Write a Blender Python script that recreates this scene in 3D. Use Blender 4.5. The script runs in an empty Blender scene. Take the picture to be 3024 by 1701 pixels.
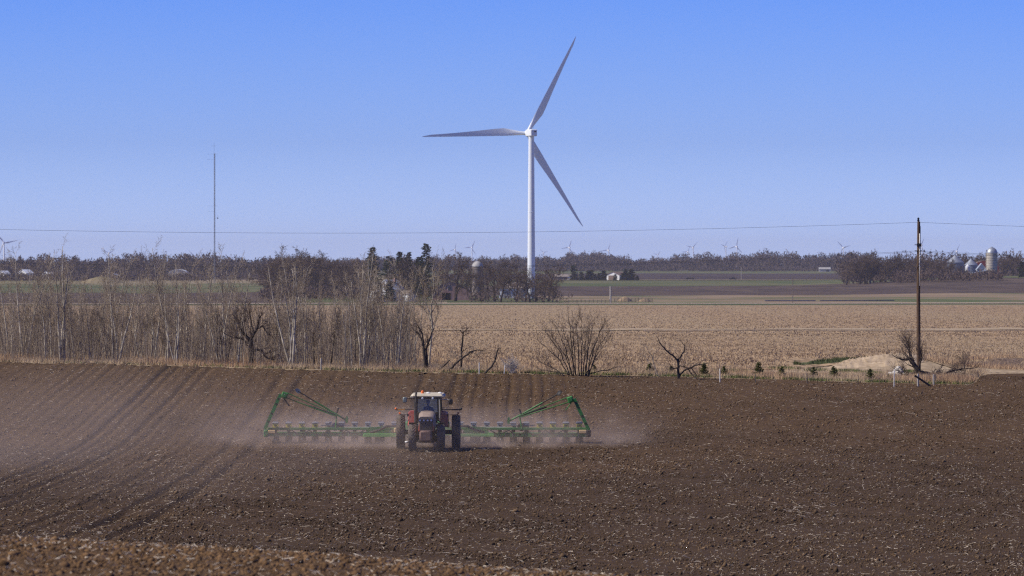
import bpy, math, random
import numpy as np
from mathutils import Vector, Matrix

C = bpy.context.scene.collection
SC = bpy.context.scene
R = math.radians
F = 16800.0          # focal length in photo pixels (200 mm on a 36 mm sensor, 3024 px wide)
CZ = 30.0            # camera height above the datum
HOR = 790.0          # photo row of the level line

# ------------------------------------------------------------------ camera
cam_d = bpy.data.cameras.new('camera')
cam = bpy.data.objects.new('camera', cam_d); C.objects.link(cam)
cam.location = (0, 0, CZ); cam.rotation_euler = (R(90), 0, 0)
cam_d.sensor_width = 36.0; cam_d.lens = 36.0 * F / 3024.0
cam_d.shift_y = -(850.5 - HOR) / 3024.0
cam_d.clip_start = 1.0; cam_d.clip_end = 60000.0
cam_d.dof.use_dof = True; cam_d.dof.focus_distance = 345.0; cam_d.dof.aperture_fstop = 4.0
SC.camera = cam

# ------------------------------------------------------------------ world and sun
SUN_EL = 43.0
SUN_DIR = Vector((-0.98, -0.20, 0)).normalized() * math.cos(R(SUN_EL)) + Vector((0, 0, math.sin(R(SUN_EL))))
w = bpy.data.worlds.new('World'); SC.world = w; w.use_nodes = True
nt = w.node_tree; bg = nt.nodes['Background']
sky = nt.nodes.new('ShaderNodeTexSky'); sky.sky_type = 'NISHITA'; sky.sun_disc = False
sky.sun_elevation = R(SUN_EL); sky.sun_rotation = math.atan2(SUN_DIR.x, SUN_DIR.y)
sky.altitude = 300; sky.air_density = 1.0; sky.dust_density = 0.3; sky.ozone_density = 3.0
geo = nt.nodes.new('ShaderNodeTexCoord'); sep = nt.nodes.new('ShaderNodeSeparateXYZ')
nt.links.new(geo.outputs['Generated'], sep.inputs[0])
ramp = nt.nodes.new('ShaderNodeValToRGB'); ramp.color_ramp.interpolation = 'EASE'
TINT = [(0.0, (.86, 1.18, 2.5)), (.022 / .4, (.49, .73, 1.78)), (.048 / .4, (.30, .56, 1.66)), (.13 / .4, (.20, .40, 1.20)), (1.0, (.15, .28, .84))]
TM = 2.5
while len(ramp.color_ramp.elements) < len(TINT): ramp.color_ramp.elements.new(.5)
for el, (ps, cl) in zip(ramp.color_ramp.elements, TINT): el.position = ps; el.color = tuple(c / TM for c in cl) + (1,)
ramp.color_ramp.interpolation = 'LINEAR'
mr = nt.nodes.new('ShaderNodeMapRange'); mr.inputs['From Min'].default_value = 0.0; mr.inputs['From Max'].default_value = 0.4
nt.links.new(sep.outputs['Z'], mr.inputs['Value']); nt.links.new(mr.outputs[0], ramp.inputs[0])
mul = nt.nodes.new('ShaderNodeMixRGB'); mul.blend_type = 'MULTIPLY'; mul.inputs[0].default_value = 1.0
mu2 = nt.nodes.new('ShaderNodeMixRGB'); mu2.blend_type = 'MULTIPLY'; mu2.inputs[0].default_value = 1.0; mu2.inputs[2].default_value = (TM, TM, TM, 1)
nt.links.new(sky.outputs[0], mul.inputs[1]); nt.links.new(ramp.outputs[0], mul.inputs[2])
nt.links.new(mul.outputs[0], mu2.inputs[1]); nt.links.new(mu2.outputs[0], bg.inputs['Color']); bg.inputs['Strength'].default_value = 0.10

sl = bpy.data.lights.new('sun', 'SUN'); sl.energy = 5.0; sl.angle = R(0.5); sl.color = (1.0, 0.92, 0.77)
so = bpy.data.objects.new('sun', sl); C.objects.link(so); so.location = (-200, -100, 300)
so.rotation_euler = SUN_DIR.to_track_quat('Z', 'Y').to_euler()
vs = SC.view_settings
SC.display_settings.display_device = 'sRGB'
vs.view_transform = 'Standard'; vs.look = 'None'; vs.exposure = 0.0; vs.gamma = 1.0; vs.use_curve_mapping = False
SC.cycles.use_denoising = False; SC.cycles.pixel_filter_type = 'BLACKMAN_HARRIS'; SC.cycles.filter_width = 1.25
SC.cycles.max_bounces = 6; SC.cycles.volume_bounces = 1; SC.cycles.transparent_max_bounces = 12

# ------------------------------------------------------------------ helpers
rng = np.random.default_rng(7); random.seed(7)

class MB:
    """collects shapes, builds ONE mesh object"""
    def __init__(s): s.v = []; s.f = []; s.n = 0
    def add(s, V, Fc):
        V = np.asarray(V, float).reshape(-1, 3); s.v.append(V)
        for f in Fc: s.f.append(tuple(int(i) + s.n for i in f))
        s.n += len(V)
    def box(s, c, size, rot=None, bev=0.0):
        x, y, z = [q / 2 for q in size]
        if bev > 0:
            b = min(bev, x * .9, y * .9, z * .9)
            P = []
            for sx in (-1, 1):
                for sy in (-1, 1):
                    for sz in (-1, 1):
                        P += [(sx * (x - b), sy * (y - b), sz * z), (sx * (x - b), sy * y, sz * (z - b)), (sx * x, sy * (y - b), sz * (z - b))]
            import bmesh
            bm = bmesh.new()
            for p in P: bm.verts.new(p)
            bmesh.ops.convex_hull(bm, input=bm.verts[:])
            bm.verts.index_update()
            V = np.array([v.co for v in bm.verts]); Fc = [[v.index for v in f.verts] for f in bm.faces]; bm.free()
        else:
            V = np.array([(a, b_, d) for a in (-x, x) for b_ in (-y, y) for d in (-z, z)])
            Fc = [(0, 1, 3, 2), (4, 6, 7, 5), (0, 4, 5, 1), (2, 3, 7, 6), (0, 2, 6, 4), (1, 5, 7, 3)]
        if rot is not None: V = V @ np.array(rot.to_3x3() if isinstance(rot, Matrix) else rot.to_matrix()).T
        s.add(V + np.array(c), Fc); return s
    def tube(s, pts, rad, n=8, cap=True):
        pts = [Vector(p) for p in pts]
        if not hasattr(rad, '__len__'): rad = [rad] * len(pts)
        V = []; Fc = []; k = len(pts)
        t0 = (pts[1] - pts[0]).normalized()
        u = t0.orthogonal().normalized()
        for i, p in enumerate(pts):
            t = (pts[min(i + 1, k - 1)] - pts[max(i - 1, 0)]).normalized()
            u = (u - t * u.dot(t)); u = u.normalized() if u.length > 1e-6 else t.orthogonal().normalized()
            q = t.cross(u)
            for j in range(n):
                a = 2 * math.pi * j / n
                V.append(p + (u * math.cos(a) + q * math.sin(a)) * rad[i])
        for i in range(k - 1):
            for j in range(n):
                Fc.append((i * n + j, i * n + (j + 1) % n, (i + 1) * n + (j + 1) % n, (i + 1) * n + j))
        if cap: Fc.append(tuple(range(n - 1, -1, -1))); Fc.append(tuple(range((k - 1) * n, k * n)))
        s.add([tuple(v) for v in V], Fc); return s
    def lathe(s, prof, n=24, axis='Z', c=(0, 0, 0)):
        V = []; Fc = []; k = len(prof)
        for (r, h) in prof:
            for j in range(n):
                a = 2 * math.pi * j / n
                p = (r * math.cos(a), r * math.sin(a), h)
                if axis == 'X': p = (h, p[0], p[1])
                if axis == 'Y': p = (p[0], h, p[1])
                V.append((p[0] + c[0], p[1] + c[1], p[2] + c[2]))
        for i in range(k - 1):
            for j in range(n):
                Fc.append((i * n + j, i * n + (j + 1) % n, (i + 1) * n + (j + 1) % n, (i + 1) * n + j))
        Fc.append(tuple(range(n - 1, -1, -1))); Fc.append(tuple(range((k - 1) * n, k * n)))
        s.add(V, Fc); return s
    def ball(s, c, r, n=10, m=6, sc=(1, 1, 1)):
        pr = [(max(1e-4, math.sin(math.pi * i / m)) * r, -math.cos(math.pi * i / m) * r) for i in range(m + 1)]
        q = MB(); q.lathe(pr, n); V = q.v[0] * np.array(sc) + np.array(c); s.add(V, q.f); return s
    def prism(s, poly, y0, y1, plane='XZ'):
        n = len(poly)
        if plane == 'XZ': V = [(a, y0, b) for a, b in poly] + [(a, y1, b) for a, b in poly]
        elif plane == 'YZ': V = [(y0, a, b) for a, b in poly] + [(y1, a, b) for a, b in poly]
        else: V = [(a, b, y0) for a, b in poly] + [(a, b, y1) for a, b in poly]
        Fc = [tuple(range(n)), tuple(range(2 * n - 1, n - 1, -1))] + [(i, (i + 1) % n, n + (i + 1) % n, n + i) for i in range(n)]
        s.add(V, Fc); return s
    def loft(s, secs, cap=True):
        n = len(secs[0]); V = [p for sec in secs for p in sec]; Fc = []
        for i in range(len(secs) - 1):
            for j in range(n): Fc.append((i * n + j, i * n + (j + 1) % n, (i + 1) * n + (j + 1) % n, (i + 1) * n + j))
        if cap: Fc.append(tuple(range(n - 1, -1, -1))); Fc.append(tuple(range((len(secs) - 1) * n, len(secs) * n)))
        s.add(V, Fc); return s
    def mesh(s, name):
        me = bpy.data.meshes.new(name)
        me.from_pydata(np.concatenate(s.v).tolist(), [], s.f); me.update(); fix_normals(me); return me
    def build(s, name, m, parent=None, smooth=False):
        return link(name, s.mesh(name), m, parent, smooth)

def fix_normals(me):
    import bmesh
    bm = bmesh.new(); bm.from_mesh(me); bmesh.ops.recalc_face_normals(bm, faces=bm.faces[:]); bm.to_mesh(me); bm.free()

def link(name, me, m, parent=None, smooth=False):
    o = bpy.data.objects.new(name, me); C.objects.link(o)
    if m is not None: me.materials.append(m)
    if parent is not None: o.parent = parent
    if smooth:
        me.polygons.foreach_set('use_smooth', [True] * len(me.polygons))
        if smooth == 'auto':
            me.set_sharp_from_angle(angle=R(38))
    return o

def np_mesh(name, V, tris, mat_=None, quads=False, smooth=False):
    me = bpy.data.meshes.new(name); k = 4 if quads else 3
    V = np.ascontiguousarray(V, np.float32); T = np.ascontiguousarray(tris, np.int32)
    me.vertices.add(len(V)); me.vertices.foreach_set('co', V.ravel())
    me.loops.add(T.size); me.loops.foreach_set('vertex_index', T.ravel())
    me.polygons.add(len(T)); me.polygons.foreach_set('loop_start', np.arange(0, T.size, k, dtype=np.int32))
    me.update(calc_edges=True)
    if smooth: me.polygons.foreach_set('use_smooth', np.ones(len(T), bool))
    return me

def seg_mesh(name, P0, P1, R0, R1, n=3):
    """many tapered n-sided twigs in one go"""
    P0 = np.asarray(P0, float); P1 = np.asarray(P1, float); R0 = np.asarray(R0, float); R1 = np.asarray(R1, float)
    d = P1 - P0; d /= np.maximum(np.linalg.norm(d, axis=1, keepdims=True), 1e-9)
    ref = np.where(np.abs(d[:, 2:3]) > .9, np.array([[1., 0, 0]]), np.array([[0, 0, 1.]]))
    u = np.cross(d, ref); u /= np.linalg.norm(u, axis=1, keepdims=True); v = np.cross(d, u)
    V = np.zeros((len(P0), 2 * n, 3))
    for j in range(n):
        a = 2 * math.pi * j / n; o = u * math.cos(a) + v * math.sin(a)
        V[:, j] = P0 + o * R0[:, None]; V[:, n + j] = P1 + o * R1[:, None]
    b = (np.arange(len(P0)) * 2 * n)[:, None]
    Q = np.concatenate([b + np.array([[j, (j + 1) % n, n + (j + 1) % n, n + j]]) for j in range(n)], 0)
    return np_mesh(name, V.reshape(-1, 3), Q, quads=True, smooth=True)

def tag(o, label=None, cat=None, group=None, kind=None):
    if label: o['label'] = label
    if cat: o['category'] = cat
    if group: o['group'] = group
    if kind: o['kind'] = kind
    return o
def thing(name, loc, label, cat, group=None, rz=0):
    o = bpy.data.objects.new(name, None); C.objects.link(o); o.empty_display_size = .2
    o.location = loc; o.rotation_euler = (0, 0, rz); return tag(o, label, cat, group)
def copy_thing(root, loc, rz=0, scale=1.0, label=None, group=None):
    r = root.copy(); C.objects.link(r); r.location = loc; r.rotation_euler = (0, 0, rz)
    r.scale = (scale,) * 3 if not hasattr(scale, '__len__') else scale
    if label: r['label'] = label
    if group: r['group'] = group
    for ch in root.children:
        c = ch.copy(); C.objects.link(c); c.parent = r
        for g in ch.children:
            d = g.copy(); C.objects.link(d); d.parent = c
    return r

# ------------------------------------------------------------------ materials
def mat(name, c1, c2=None, rough=.8, scale=4.0, vec=None, metal=0.0, c3=None, scale3=.3, amt3=.5, bump=0.0, bscale=None, spec=.3, contrast=(.35, .65), detail=4):
    m = bpy.data.materials.new(name); m.use_nodes = True; t = m.node_tree
    b = t.nodes['Principled BSDF']; b.inputs['Roughness'].default_value = rough
    b.inputs['Metallic'].default_value = metal; b.inputs['Specular IOR Level'].default_value = spec
    c1 = tuple(c1) + (1,)
    if c2 is None: b.inputs['Base Color'].default_value = c1; return m
    tc = t.nodes.new('ShaderNodeTexCoord'); mp = t.nodes.new('ShaderNodeMapping')
    t.links.new(tc.outputs['Object'], mp.inputs[0])
    if vec: mp.inputs['Scale'].default_value = vec
    nz = t.nodes.new('ShaderNodeTexNoise'); nz.inputs['Scale'].default_value = scale; nz.inputs['Detail'].default_value = detail
    t.links.new(mp.outputs[0], nz.inputs['Vector'])
    rp = t.nodes.new('ShaderNodeValToRGB'); e = rp.color_ramp.elements
    e[0].position, e[1].position = contrast; e[0].color = c1; e[1].color = tuple(c2) + (1,)
    t.links.new(nz.outputs['Fac'], rp.inputs[0]); out = rp.outputs[0]
    if c3 is not None:
        n3 = t.nodes.new('ShaderNodeTexNoise'); n3.inputs['Scale'].default_value = scale3; n3.inputs['Detail'].default_value = 5
        t.links.new(mp.outputs[0], n3.inputs['Vector'])
        r3 = t.nodes.new('ShaderNodeMapRange'); r3.inputs['From Min'].default_value = .42; r3.inputs['From Max'].default_value = .62
        r3.inputs['To Max'].default_value = amt3; t.links.new(n3.outputs['Fac'], r3.inputs['Value'])
        mx = t.nodes.new('ShaderNodeMixRGB'); t.links.new(r3.outputs[0], mx.inputs[0]); t.links.new(out, mx.inputs[1])
        mx.inputs[2].default_value = tuple(c3) + (1,); out = mx.outputs[0]
    t.links.new(out, b.inputs['Base Color'])
    if bump:
        nb = t.nodes.new('ShaderNodeTexNoise'); nb.inputs['Scale'].default_value = bscale or scale * 2; nb.inputs['Detail'].default_value = 5
        t.links.new(mp.outputs[0], nb.inputs['Vector'])
        bp = t.nodes.new('ShaderNodeBump'); bp.inputs['Distance'].default_value = bump; bp.inputs['Strength'].default_value = 1.0
        t.links.new(nb.outputs['Fac'], bp.inputs['Height']); t.links.new(bp.outputs[0], b.inputs['Normal'])
    return m

M = {}
M['soil'] = mat('soil', (.058, .035, .0175), (.122, .075, .038), .95, 2.2, c3=(.092, .058, .031), scale3=.06, amt3=.6, bump=.06, bscale=9, spec=.1)
M['soil_near'] = mat('soil_near', (.060, .036, .019), (.140, .088, .047), .95, 5, c3=(.11, .07, .04), scale3=.5, bump=.04, bscale=14, spec=.1)
M['clod'] = mat('clod', (.070, .044, .0245), (.235, .152, .088), .95, 1.5, c3=(.055, .035, .021), scale3=.05, amt3=.7, spec=.1)
M['clod_near'] = mat('clod_near', (.062, .036, .0175), (.215, .128, .064), .95, 3.0, spec=.1)
M['straw'] = mat('straw', (.42, .33, .24), (.86, .76, .62), .8, 5.0, spec=.2)
M['tan_grass'] = mat('tan_grass', (.34, .25, .16), (.58, .45, .30), .9, .8, c3=(.42, .26, .15), scale3=.12, amt3=.7, spec=.15)
M['tan_ground'] = mat('tan_ground', (.28, .21, .135), (.46, .36, .24), .95, 1.0, c3=(.24, .18, .115), scale3=.15, spec=.1)
M['green_blade'] = mat('green_blade', (.07, .10, .025), (.13, .17, .04), .8, 1.5, spec=.2)
M['green_ground'] = mat('green_ground', (.05, .075, .02), (.12, .13, .05), .95, .5, c3=(.22, .18, .10), scale3=.2, spec=.1)
M['stubble'] = mat('stubble', (.20, .138, .080), (.42, .30, .18), .95, 1.0, vec=(2.2, .05, 1), c3=(.34, .258, .16), scale3=.012, amt3=.6, spec=.1, contrast=(.40, .60), detail=6)
M['stubble_bit'] = mat('stubble_bit', (.31, .214, .130), (.49, .365, .232), .9, .9, spec=.15, contrast=(.3, .7), c3=(.225, .150, .090), scale3=.03, amt3=.65)
M['terrace'] = mat('terrace', (.31, .235, .155), (.42, .33, .22), .95, 1.0, vec=(.3, .05, 1), spec=.1)
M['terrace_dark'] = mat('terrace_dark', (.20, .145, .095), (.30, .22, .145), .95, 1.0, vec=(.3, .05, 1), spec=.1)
M['wedge'] = mat('wedge', (.085, .058, .042), (.22, .155, .105), .95, 1.0, vec=(2.5, .3, 1), spec=.1)
M['road'] = mat('road', (.42, .34, .26), (.52, .43, .33), .95, .05, spec=.1)
M['pasture'] = mat('pasture', (.26, .195, .125), (.085, .115, .036), .95, 1.0, vec=(.012, .010, 1), c3=(.20, .14, .095), scale3=1.6, amt3=.6, spec=.1, contrast=(.42, .58))
M['lawn'] = mat('lawn', (.06, .085, .025), (.11, .125, .045), .95, .05, c3=(.12, .09, .06), scale3=.03, spec=.1)
M['brown_field'] = mat('brown_field', (.055, .041, .033), (.112, .082, .061), .95, 1.0, vec=(.05, .012, 1), c3=(.075, .052, .042), scale3=.2, spec=.1)
M['green_field'] = mat('green_field', (.060, .086, .028), (.118, .128, .052), .95, 1.0, vec=(.006, .006, 1), c3=(.18, .15, .09), scale3=2.0, amt3=.5, spec=.1)
M['tan_field'] = mat('tan_field', (.27, .21, .14), (.16, .15, .07), .95, 1.0, vec=(.006, .004, 1), spec=.1)
M['black_field'] = mat('black_field', (.050, .036, .032), (.075, .055, .046), .95, 1.0, vec=(.01, .01, 1), spec=.1)
M['plain'] = mat('plain', (.12, .10, .06), (.10, .11, .05), .95, 1.0, vec=(.002, .002, 1), spec=.1)
M['bark_pale'] = mat('bark_pale', (.34, .295, .235), (.62, .56, .46), .9, 1.2, vec=(1, 1, 1.4), c3=(.11, .088, .068), scale3=.45, amt3=.75, spec=.15)
M['twig_pale'] = mat('twig_pale', (.20, .155, .115), (.44, .36, .27), .9, .5, spec=.15)
M['bark_dark'] = mat('bark_dark', (.035, .028, .025), (.085, .068, .056), .9, 3.0, spec=.1)
M['twig_dark'] = mat('twig_dark', (.075, .055, .046), (.14, .10, .08), .9, .6, spec=.1)
M['twig_brown'] = mat('twig_brown', (.085, .058, .045), (.16, .115, .088), .9, .15, spec=.1)
M['farm_bark'] = mat('farm_bark', (.040, .032, .028), (.080, .062, .050), .9, .4, spec=.1)
M['twig_grey'] = mat('twig_grey', (.42, .38, .36), (.58, .54, .50), .9, 2, spec=.1)
M['woods'] = mat('woods', (.085, .064, .060), (.112, .084, .076), .95, .03, spec=.05)
M['woods_near'] = mat('woods_near', (.090, .063, .054), (.135, .096, .08), .95, .05, spec=.05)
M['needles'] = mat('needles', (.014, .024, .008), (.042, .058, .018), .8, .5, spec=.15)
M['needles_young'] = mat('needles_young', (.045, .065, .012), (.15, .17, .035), .8, 4, spec=.15)
M['white_steel'] = mat('white_steel', (.80, .84, .88), rough=.4, spec=.3)
M['far_white'] = mat('far_white', (.85, .86, .90), rough=.5)
M['mast_steel'] = mat('mast_steel', (.15, .17, .21), (.26, .28, .32), .6, .05)
M['wood_pole'] = mat('wood_pole', (.055, .035, .024), (.150, .098, .066), .9, 2.0, vec=(14, 14, .7), spec=.1)
M['wire'] = mat('wire', (.055, .055, .06), rough=.6)
M['insulator'] = mat('insulator', (.02, .02, .022), rough=.35)
M['conduit'] = mat('conduit', (.68, .66, .62), rough=.5)
M['white_paint'] = mat('white_paint', (.72, .72, .70), (.80, .80, .78), .6, 3)
M['red_paint'] = mat('red_paint', (.52, .075, .055), (.60, .15, .11), .55, 3.0, c3=(.48, .27, .20), scale3=2.5, amt3=.5)
M['hood_dust'] = mat('hood_dust', (.25, .19, .155), (.36, .28, .235), .75, 5.0)
M['nose_grey'] = mat('nose_grey', (.095, .085, .085), (.17, .145, .135), .65, 5.0)
M['dusty_red'] = mat('dusty_red', (.115, .060, .052), (.19, .125, .105), .8, 4.0)
M['tyre'] = mat('tyre', (.085, .070, .060), (.21, .172, .145), .9, 5.0, spec=.15)
M['black'] = mat('black', (.014, .014, .016), (.035, .032, .032), .6, 6)
M['dark_metal'] = mat('dark_metal', (.03, .027, .027), (.075, .062, .055), .75, 4)
M['cream'] = mat('cream', (.52, .455, .34), (.62, .555, .43), .6, 4)
M['orange'] = mat('orange', (.85, .19, .03), rough=.3)
M['amber_bar'] = mat('amber_bar', (.62, .29, .06), rough=.5)
M['lamp_glass'] = mat('lamp_glass', (.85, .85, .84), rough=.3, spec=.3)
M['mirror_glass'] = mat('mirror_glass', (.16, .19, .19), rough=.3, spec=.5)
M['green_paint'] = mat('green_paint', (.022, .155, .030), (.040, .21, .050), .45, 2.0, c3=(.13, .17, .085), scale3=1.2, amt3=.45)
M['green_sunlit'] = mat('green_sunlit', (.10, .36, .075), (.14, .43, .11), .5, 2)  # lighter copy of the planter green, sunlight on the centre bars put into the colour
M['green_arm'] = mat('green_arm', (.030, .16, .034), (.05, .21, .05), .5, 2)
M['yellow'] = mat('yellow', (.74, .58, .05), (.80, .66, .12), .5, 4)
M['lid_grey'] = mat('lid_grey', (.15, .15, .175), (.21, .21, .235), .6, 4)
M['pale_box'] = mat('pale_box', (.50, .47, .36), (.60, .55, .42), .6, 4)
M['tank_tan'] = mat('tank_tan', (.55, .38, .18), (.62, .45, .24), .6, 4)
M['jacket'] = mat('jacket', (.022, .028, .050), rough=.9)
M['cap'] = mat('cap', (.03, .03, .04), rough=.9)
M['skin'] = mat('skin', (.42, .25, .18), rough=.6)
M['seat_cloth'] = mat('seat_cloth', (.05, .05, .055), rough=.9)
M['rock'] = mat('rock', (.52, .47, .40), (.78, .74, .66), .9, 3.0, c3=(.30, .25, .20), scale3=2.0, amt3=.4)
M['wall_white'] = mat('wall_white', (.66, .67, .68), (.76, .77, .78), .8, .6)
M['roof_white'] = mat('roof_white', (.62, .64, .68), (.74, .76, .80), .5, .5)
M['window_dark'] = mat('window_dark', (.015, .018, .025), rough=.2, spec=.6)
M['barn_pink'] = mat('barn_pink', (.26, .16, .14), (.38, .25, .22), .9, .35)
M['roof_brown'] = mat('roof_brown', (.15, .105, .085), (.23, .165, .13), .9, .4)
M['roof_grey'] = mat('roof_grey', (.22, .19, .17), (.33, .28, .25), .9, .4)
M['concrete'] = mat('concrete', (.38, .34, .28), (.52, .47, .39), .9, .35, vec=(1, 1, 2))
M['dark_silo'] = mat('dark_silo', (.14, .115, .105), (.24, .20, .18), .9, .3)
M['galv'] = mat('galv', (.30, .33, .38), (.40, .43, .48), .5, .5, metal=.5)
M['galv_wall'] = mat('galv_wall', (.17, .19, .24), (.25, .28, .33), .5, .6, vec=(1, 1, 4), metal=.4)
M['barn_red'] = mat('barn_red', (.20, .022, .022), (.26, .035, .03), .8, .4)
M['tin_roof'] = mat('tin_roof', (.34, .40, .48), (.46, .52, .60), .5, .5)
M['tan_wall'] = mat('tan_wall', (.30, .20, .12), (.38, .27, .17), .9, .5)
M['blue_wall'] = mat('blue_wall', (.10, .13, .26), rough=.7)
M['old_wood'] = mat('old_wood', (.09, .072, .06), (.17, .14, .115), .9, 1)
M['pale_wood'] = mat('pale_wood', (.32, .29, .26), (.44, .40, .36), .9, 1)
M['ditch_green'] = mat('ditch_green', (.040, .055, .018), (.095, .105, .042), .9, .8, spec=.15)
M['mound_tan'] = mat('mound_tan', (.36, .27, .18), (.52, .41, .29), .95, .7, c3=(.28, .21, .14), scale3=.25, amt3=.5, spec=.1)
M['drive'] = mat('drive', (.27, .20, .14), (.34, .26, .18), .95, .3)
M['cap_grey'] = mat('cap_grey', (.30, .29, .28), (.42, .41, .40), .7, .6)
M['twig_mid'] = mat('twig_mid', (.17, .135, .112), (.31, .255, .215), .9, .4, spec=.1)
M['hay'] = mat('hay', (.26, .18, .11), (.36, .27, .17), .95, 1)
M['pond'] = mat('pond', (.020, .022, .035), rough=.5, spec=.12)
def darken_near(m_, dark, y0, y1, amt):  # multiplies the base colour darker towards small Y, boundary broken up by noise
    t = m_.node_tree; b = t.nodes['Principled BSDF']; src = b.inputs['Base Color'].links[0].from_socket
    tc = t.nodes.new('ShaderNodeTexCoord'); sp = t.nodes.new('ShaderNodeSeparateXYZ'); t.links.new(tc.outputs['Object'], sp.inputs[0])
    mp = t.nodes.new('ShaderNodeMapping'); mp.inputs['Scale'].default_value = (1, .35, 0); t.links.new(tc.outputs['Object'], mp.inputs[0])
    nz = t.nodes.new('ShaderNodeTexNoise'); nz.inputs['Scale'].default_value = .075; nz.inputs['Detail'].default_value = 4; t.links.new(mp.outputs[0], nz.inputs['Vector'])
    ma = t.nodes.new('ShaderNodeMath'); ma.operation = 'MULTIPLY_ADD'; ma.inputs[1].default_value = 260; t.links.new(nz.outputs['Fac'], ma.inputs[0]); t.links.new(sp.outputs['Y'], ma.inputs[2])
    mr = t.nodes.new('ShaderNodeMapRange'); mr.interpolation_type = 'SMOOTHSTEP'; mr.inputs['From Min'].default_value = y1 + 130; mr.inputs['From Max'].default_value = y0 + 130; mr.inputs['To Min'].default_value = 0; mr.inputs['To Max'].default_value = amt
    t.links.new(ma.outputs[0], mr.inputs['Value']); mx = t.nodes.new('ShaderNodeMixRGB'); mx.blend_type = 'MULTIPLY'; t.links.new(mr.outputs[0], mx.inputs[0]); t.links.new(src, mx.inputs[1]); mx.inputs[2].default_value = dark + (1,)
    t.links.new(mx.outputs[0], b.inputs['Base Color'])
darken_near(M['soil'], (.74, .75, .77), 270, 380, 1.0); darken_near(M['clod'], (.76, .77, .78), 270, 380, 1.0)
# window glass of the cab: clear pane with a weak mirror
g = M['pane'] = bpy.data.materials.new('pane'); g.use_nodes = True; t = g.node_tree
t.nodes.remove(t.nodes['Principled BSDF'])
tr = t.nodes.new('ShaderNodeBsdfTransparent'); tr.inputs[0].default_value = (.80, .86, .86, 1)
gl = t.nodes.new('ShaderNodeBsdfGlossy'); gl.inputs['Roughness'].default_value = .08
mx = t.nodes.new('ShaderNodeMixShader'); mx.inputs[0].default_value = .05
t.links.new(tr.outputs[0], mx.inputs[1]); t.links.new(gl.outputs[0], mx.inputs[2])
t.links.new(mx.outputs[0], t.nodes['Material Output'].inputs[0])

# ------------------------------------------------------------------ terrain
NODES = np.array([(2, -9.9), (150, -9.75), (170, -9.95), (200, -10.2), (230, -10.4), (260, -10.45), (290, -10.42), (320, -10.28), (340, -9.85), (360, -9.15),
    (380, -8.35), (395, -7.82), (405, -7.52), (412, -7.38), (430, -7.30), (450, -7.40), (500, -7.9), (700, -9.4), (1000, -11.0), (1500, -13.0),
    (2000, -14.6), (2400, -16.0), (2600, -16.4), (2800, -15.7), (3100, -14.6), (3600, -12.1), (4000, -10.5), (4400, -9.95), (5000, -8.3),
    (6000, -6.1), (7000, -4.2), (9000, -1.5), (12000, -1.0), (18000, -2.0), (40000, -4.0)])
def hermite(xs, ys, x):
    d = np.diff(ys) / np.diff(xs)
    mm = np.concatenate([[d[0]], (d[:-1] * np.diff(xs)[1:] + d[1:] * np.diff(xs)[:-1]) / (np.diff(xs)[:-1] + np.diff(xs)[1:]), [d[-1]]])
    i = np.clip(np.searchsorted(xs, x) - 1, 0, len(xs) - 2); h = xs[i + 1] - xs[i]; t_ = np.clip((x - xs[i]) / h, 0, 1)
    return ((1 + 2 * t_) * (1 - t_) ** 2 * ys[i] + t_ * (1 - t_) ** 2 * h * mm[i] + t_ * t_ * (3 - 2 * t_) * ys[i + 1] + t_ * t_ * (t_ - 1) * h * mm[i + 1])
def sstep(a, b, x): t_ = np.clip((np.asarray(x, float) - a) / (b - a), 0, 1); return t_ * t_ * (3 - 2 * t_)
TILT = np.array([(2, -.03), (170, -.03), (200, -.026), (260, -.010), (300, -.002), (325, 0), (360, -.006), (405, -.016), (430, -.014), (520, -.008), (900, 0), (40000, 0)])
def ground(X, Y):
    X = np.asarray(X, float); Y = np.asarray(Y, float)
    Yc = np.maximum(Y, 2.0)
    z = hermite(NODES[:, 0], NODES[:, 1], Yc) + np.interp(Yc, TILT[:, 0], TILT[:, 1]) * np.clip(X, -70, 70)
    px = 1512 + F * X / np.maximum(Yc, 100)
    z = z + sstep(2250, 2950, px) * 5.4 * np.exp(-((Yc - 3750) / 620.0) ** 2) * 1.0
    z = z - sstep(900, 300, px) * 1.0 * np.exp(-((Yc - 3600) / 900.0) ** 2)
    # drainage ditch and its mound
    z = z - 1.7 * np.exp(-((X - 27.5 - .30 * (Yc - 470)) / 3.0) ** 2) * sstep(448, 462, Yc) * (1 - sstep(505, 520, Yc))
    z = z + .9 * np.exp(-((X - 30.5) / 4.2) ** 2 - ((Yc - 447) / 13.0) ** 2)
    # foreground bank
    D = np.maximum(Yc, 70.0)
    zc = np.interp(X, [-40, -10.4, -3.5, -.8, 1.3, 10.4, 40], [-5.0, -5.46, -5.84, -6.07, -6.21, -6.72, -7.6])
    fg = zc - .0505 * (D - 115) - .00052 * (D - 115) ** 2
    k = .35
    zz = np.where(Yc < 230, np.log(np.exp(np.clip((fg - z) / k, -40, 40)) + 1) * k + z, z)
    return CZ + zz
def gz(x, y): return float(ground(np.array([x]), np.array([y]))[0])
def at(px, D): x = (px - 1512) / F * D; return Vector((x, D, gz(x, D)))
def wz(py, D): return CZ - (py - HOR) / F * D

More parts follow.
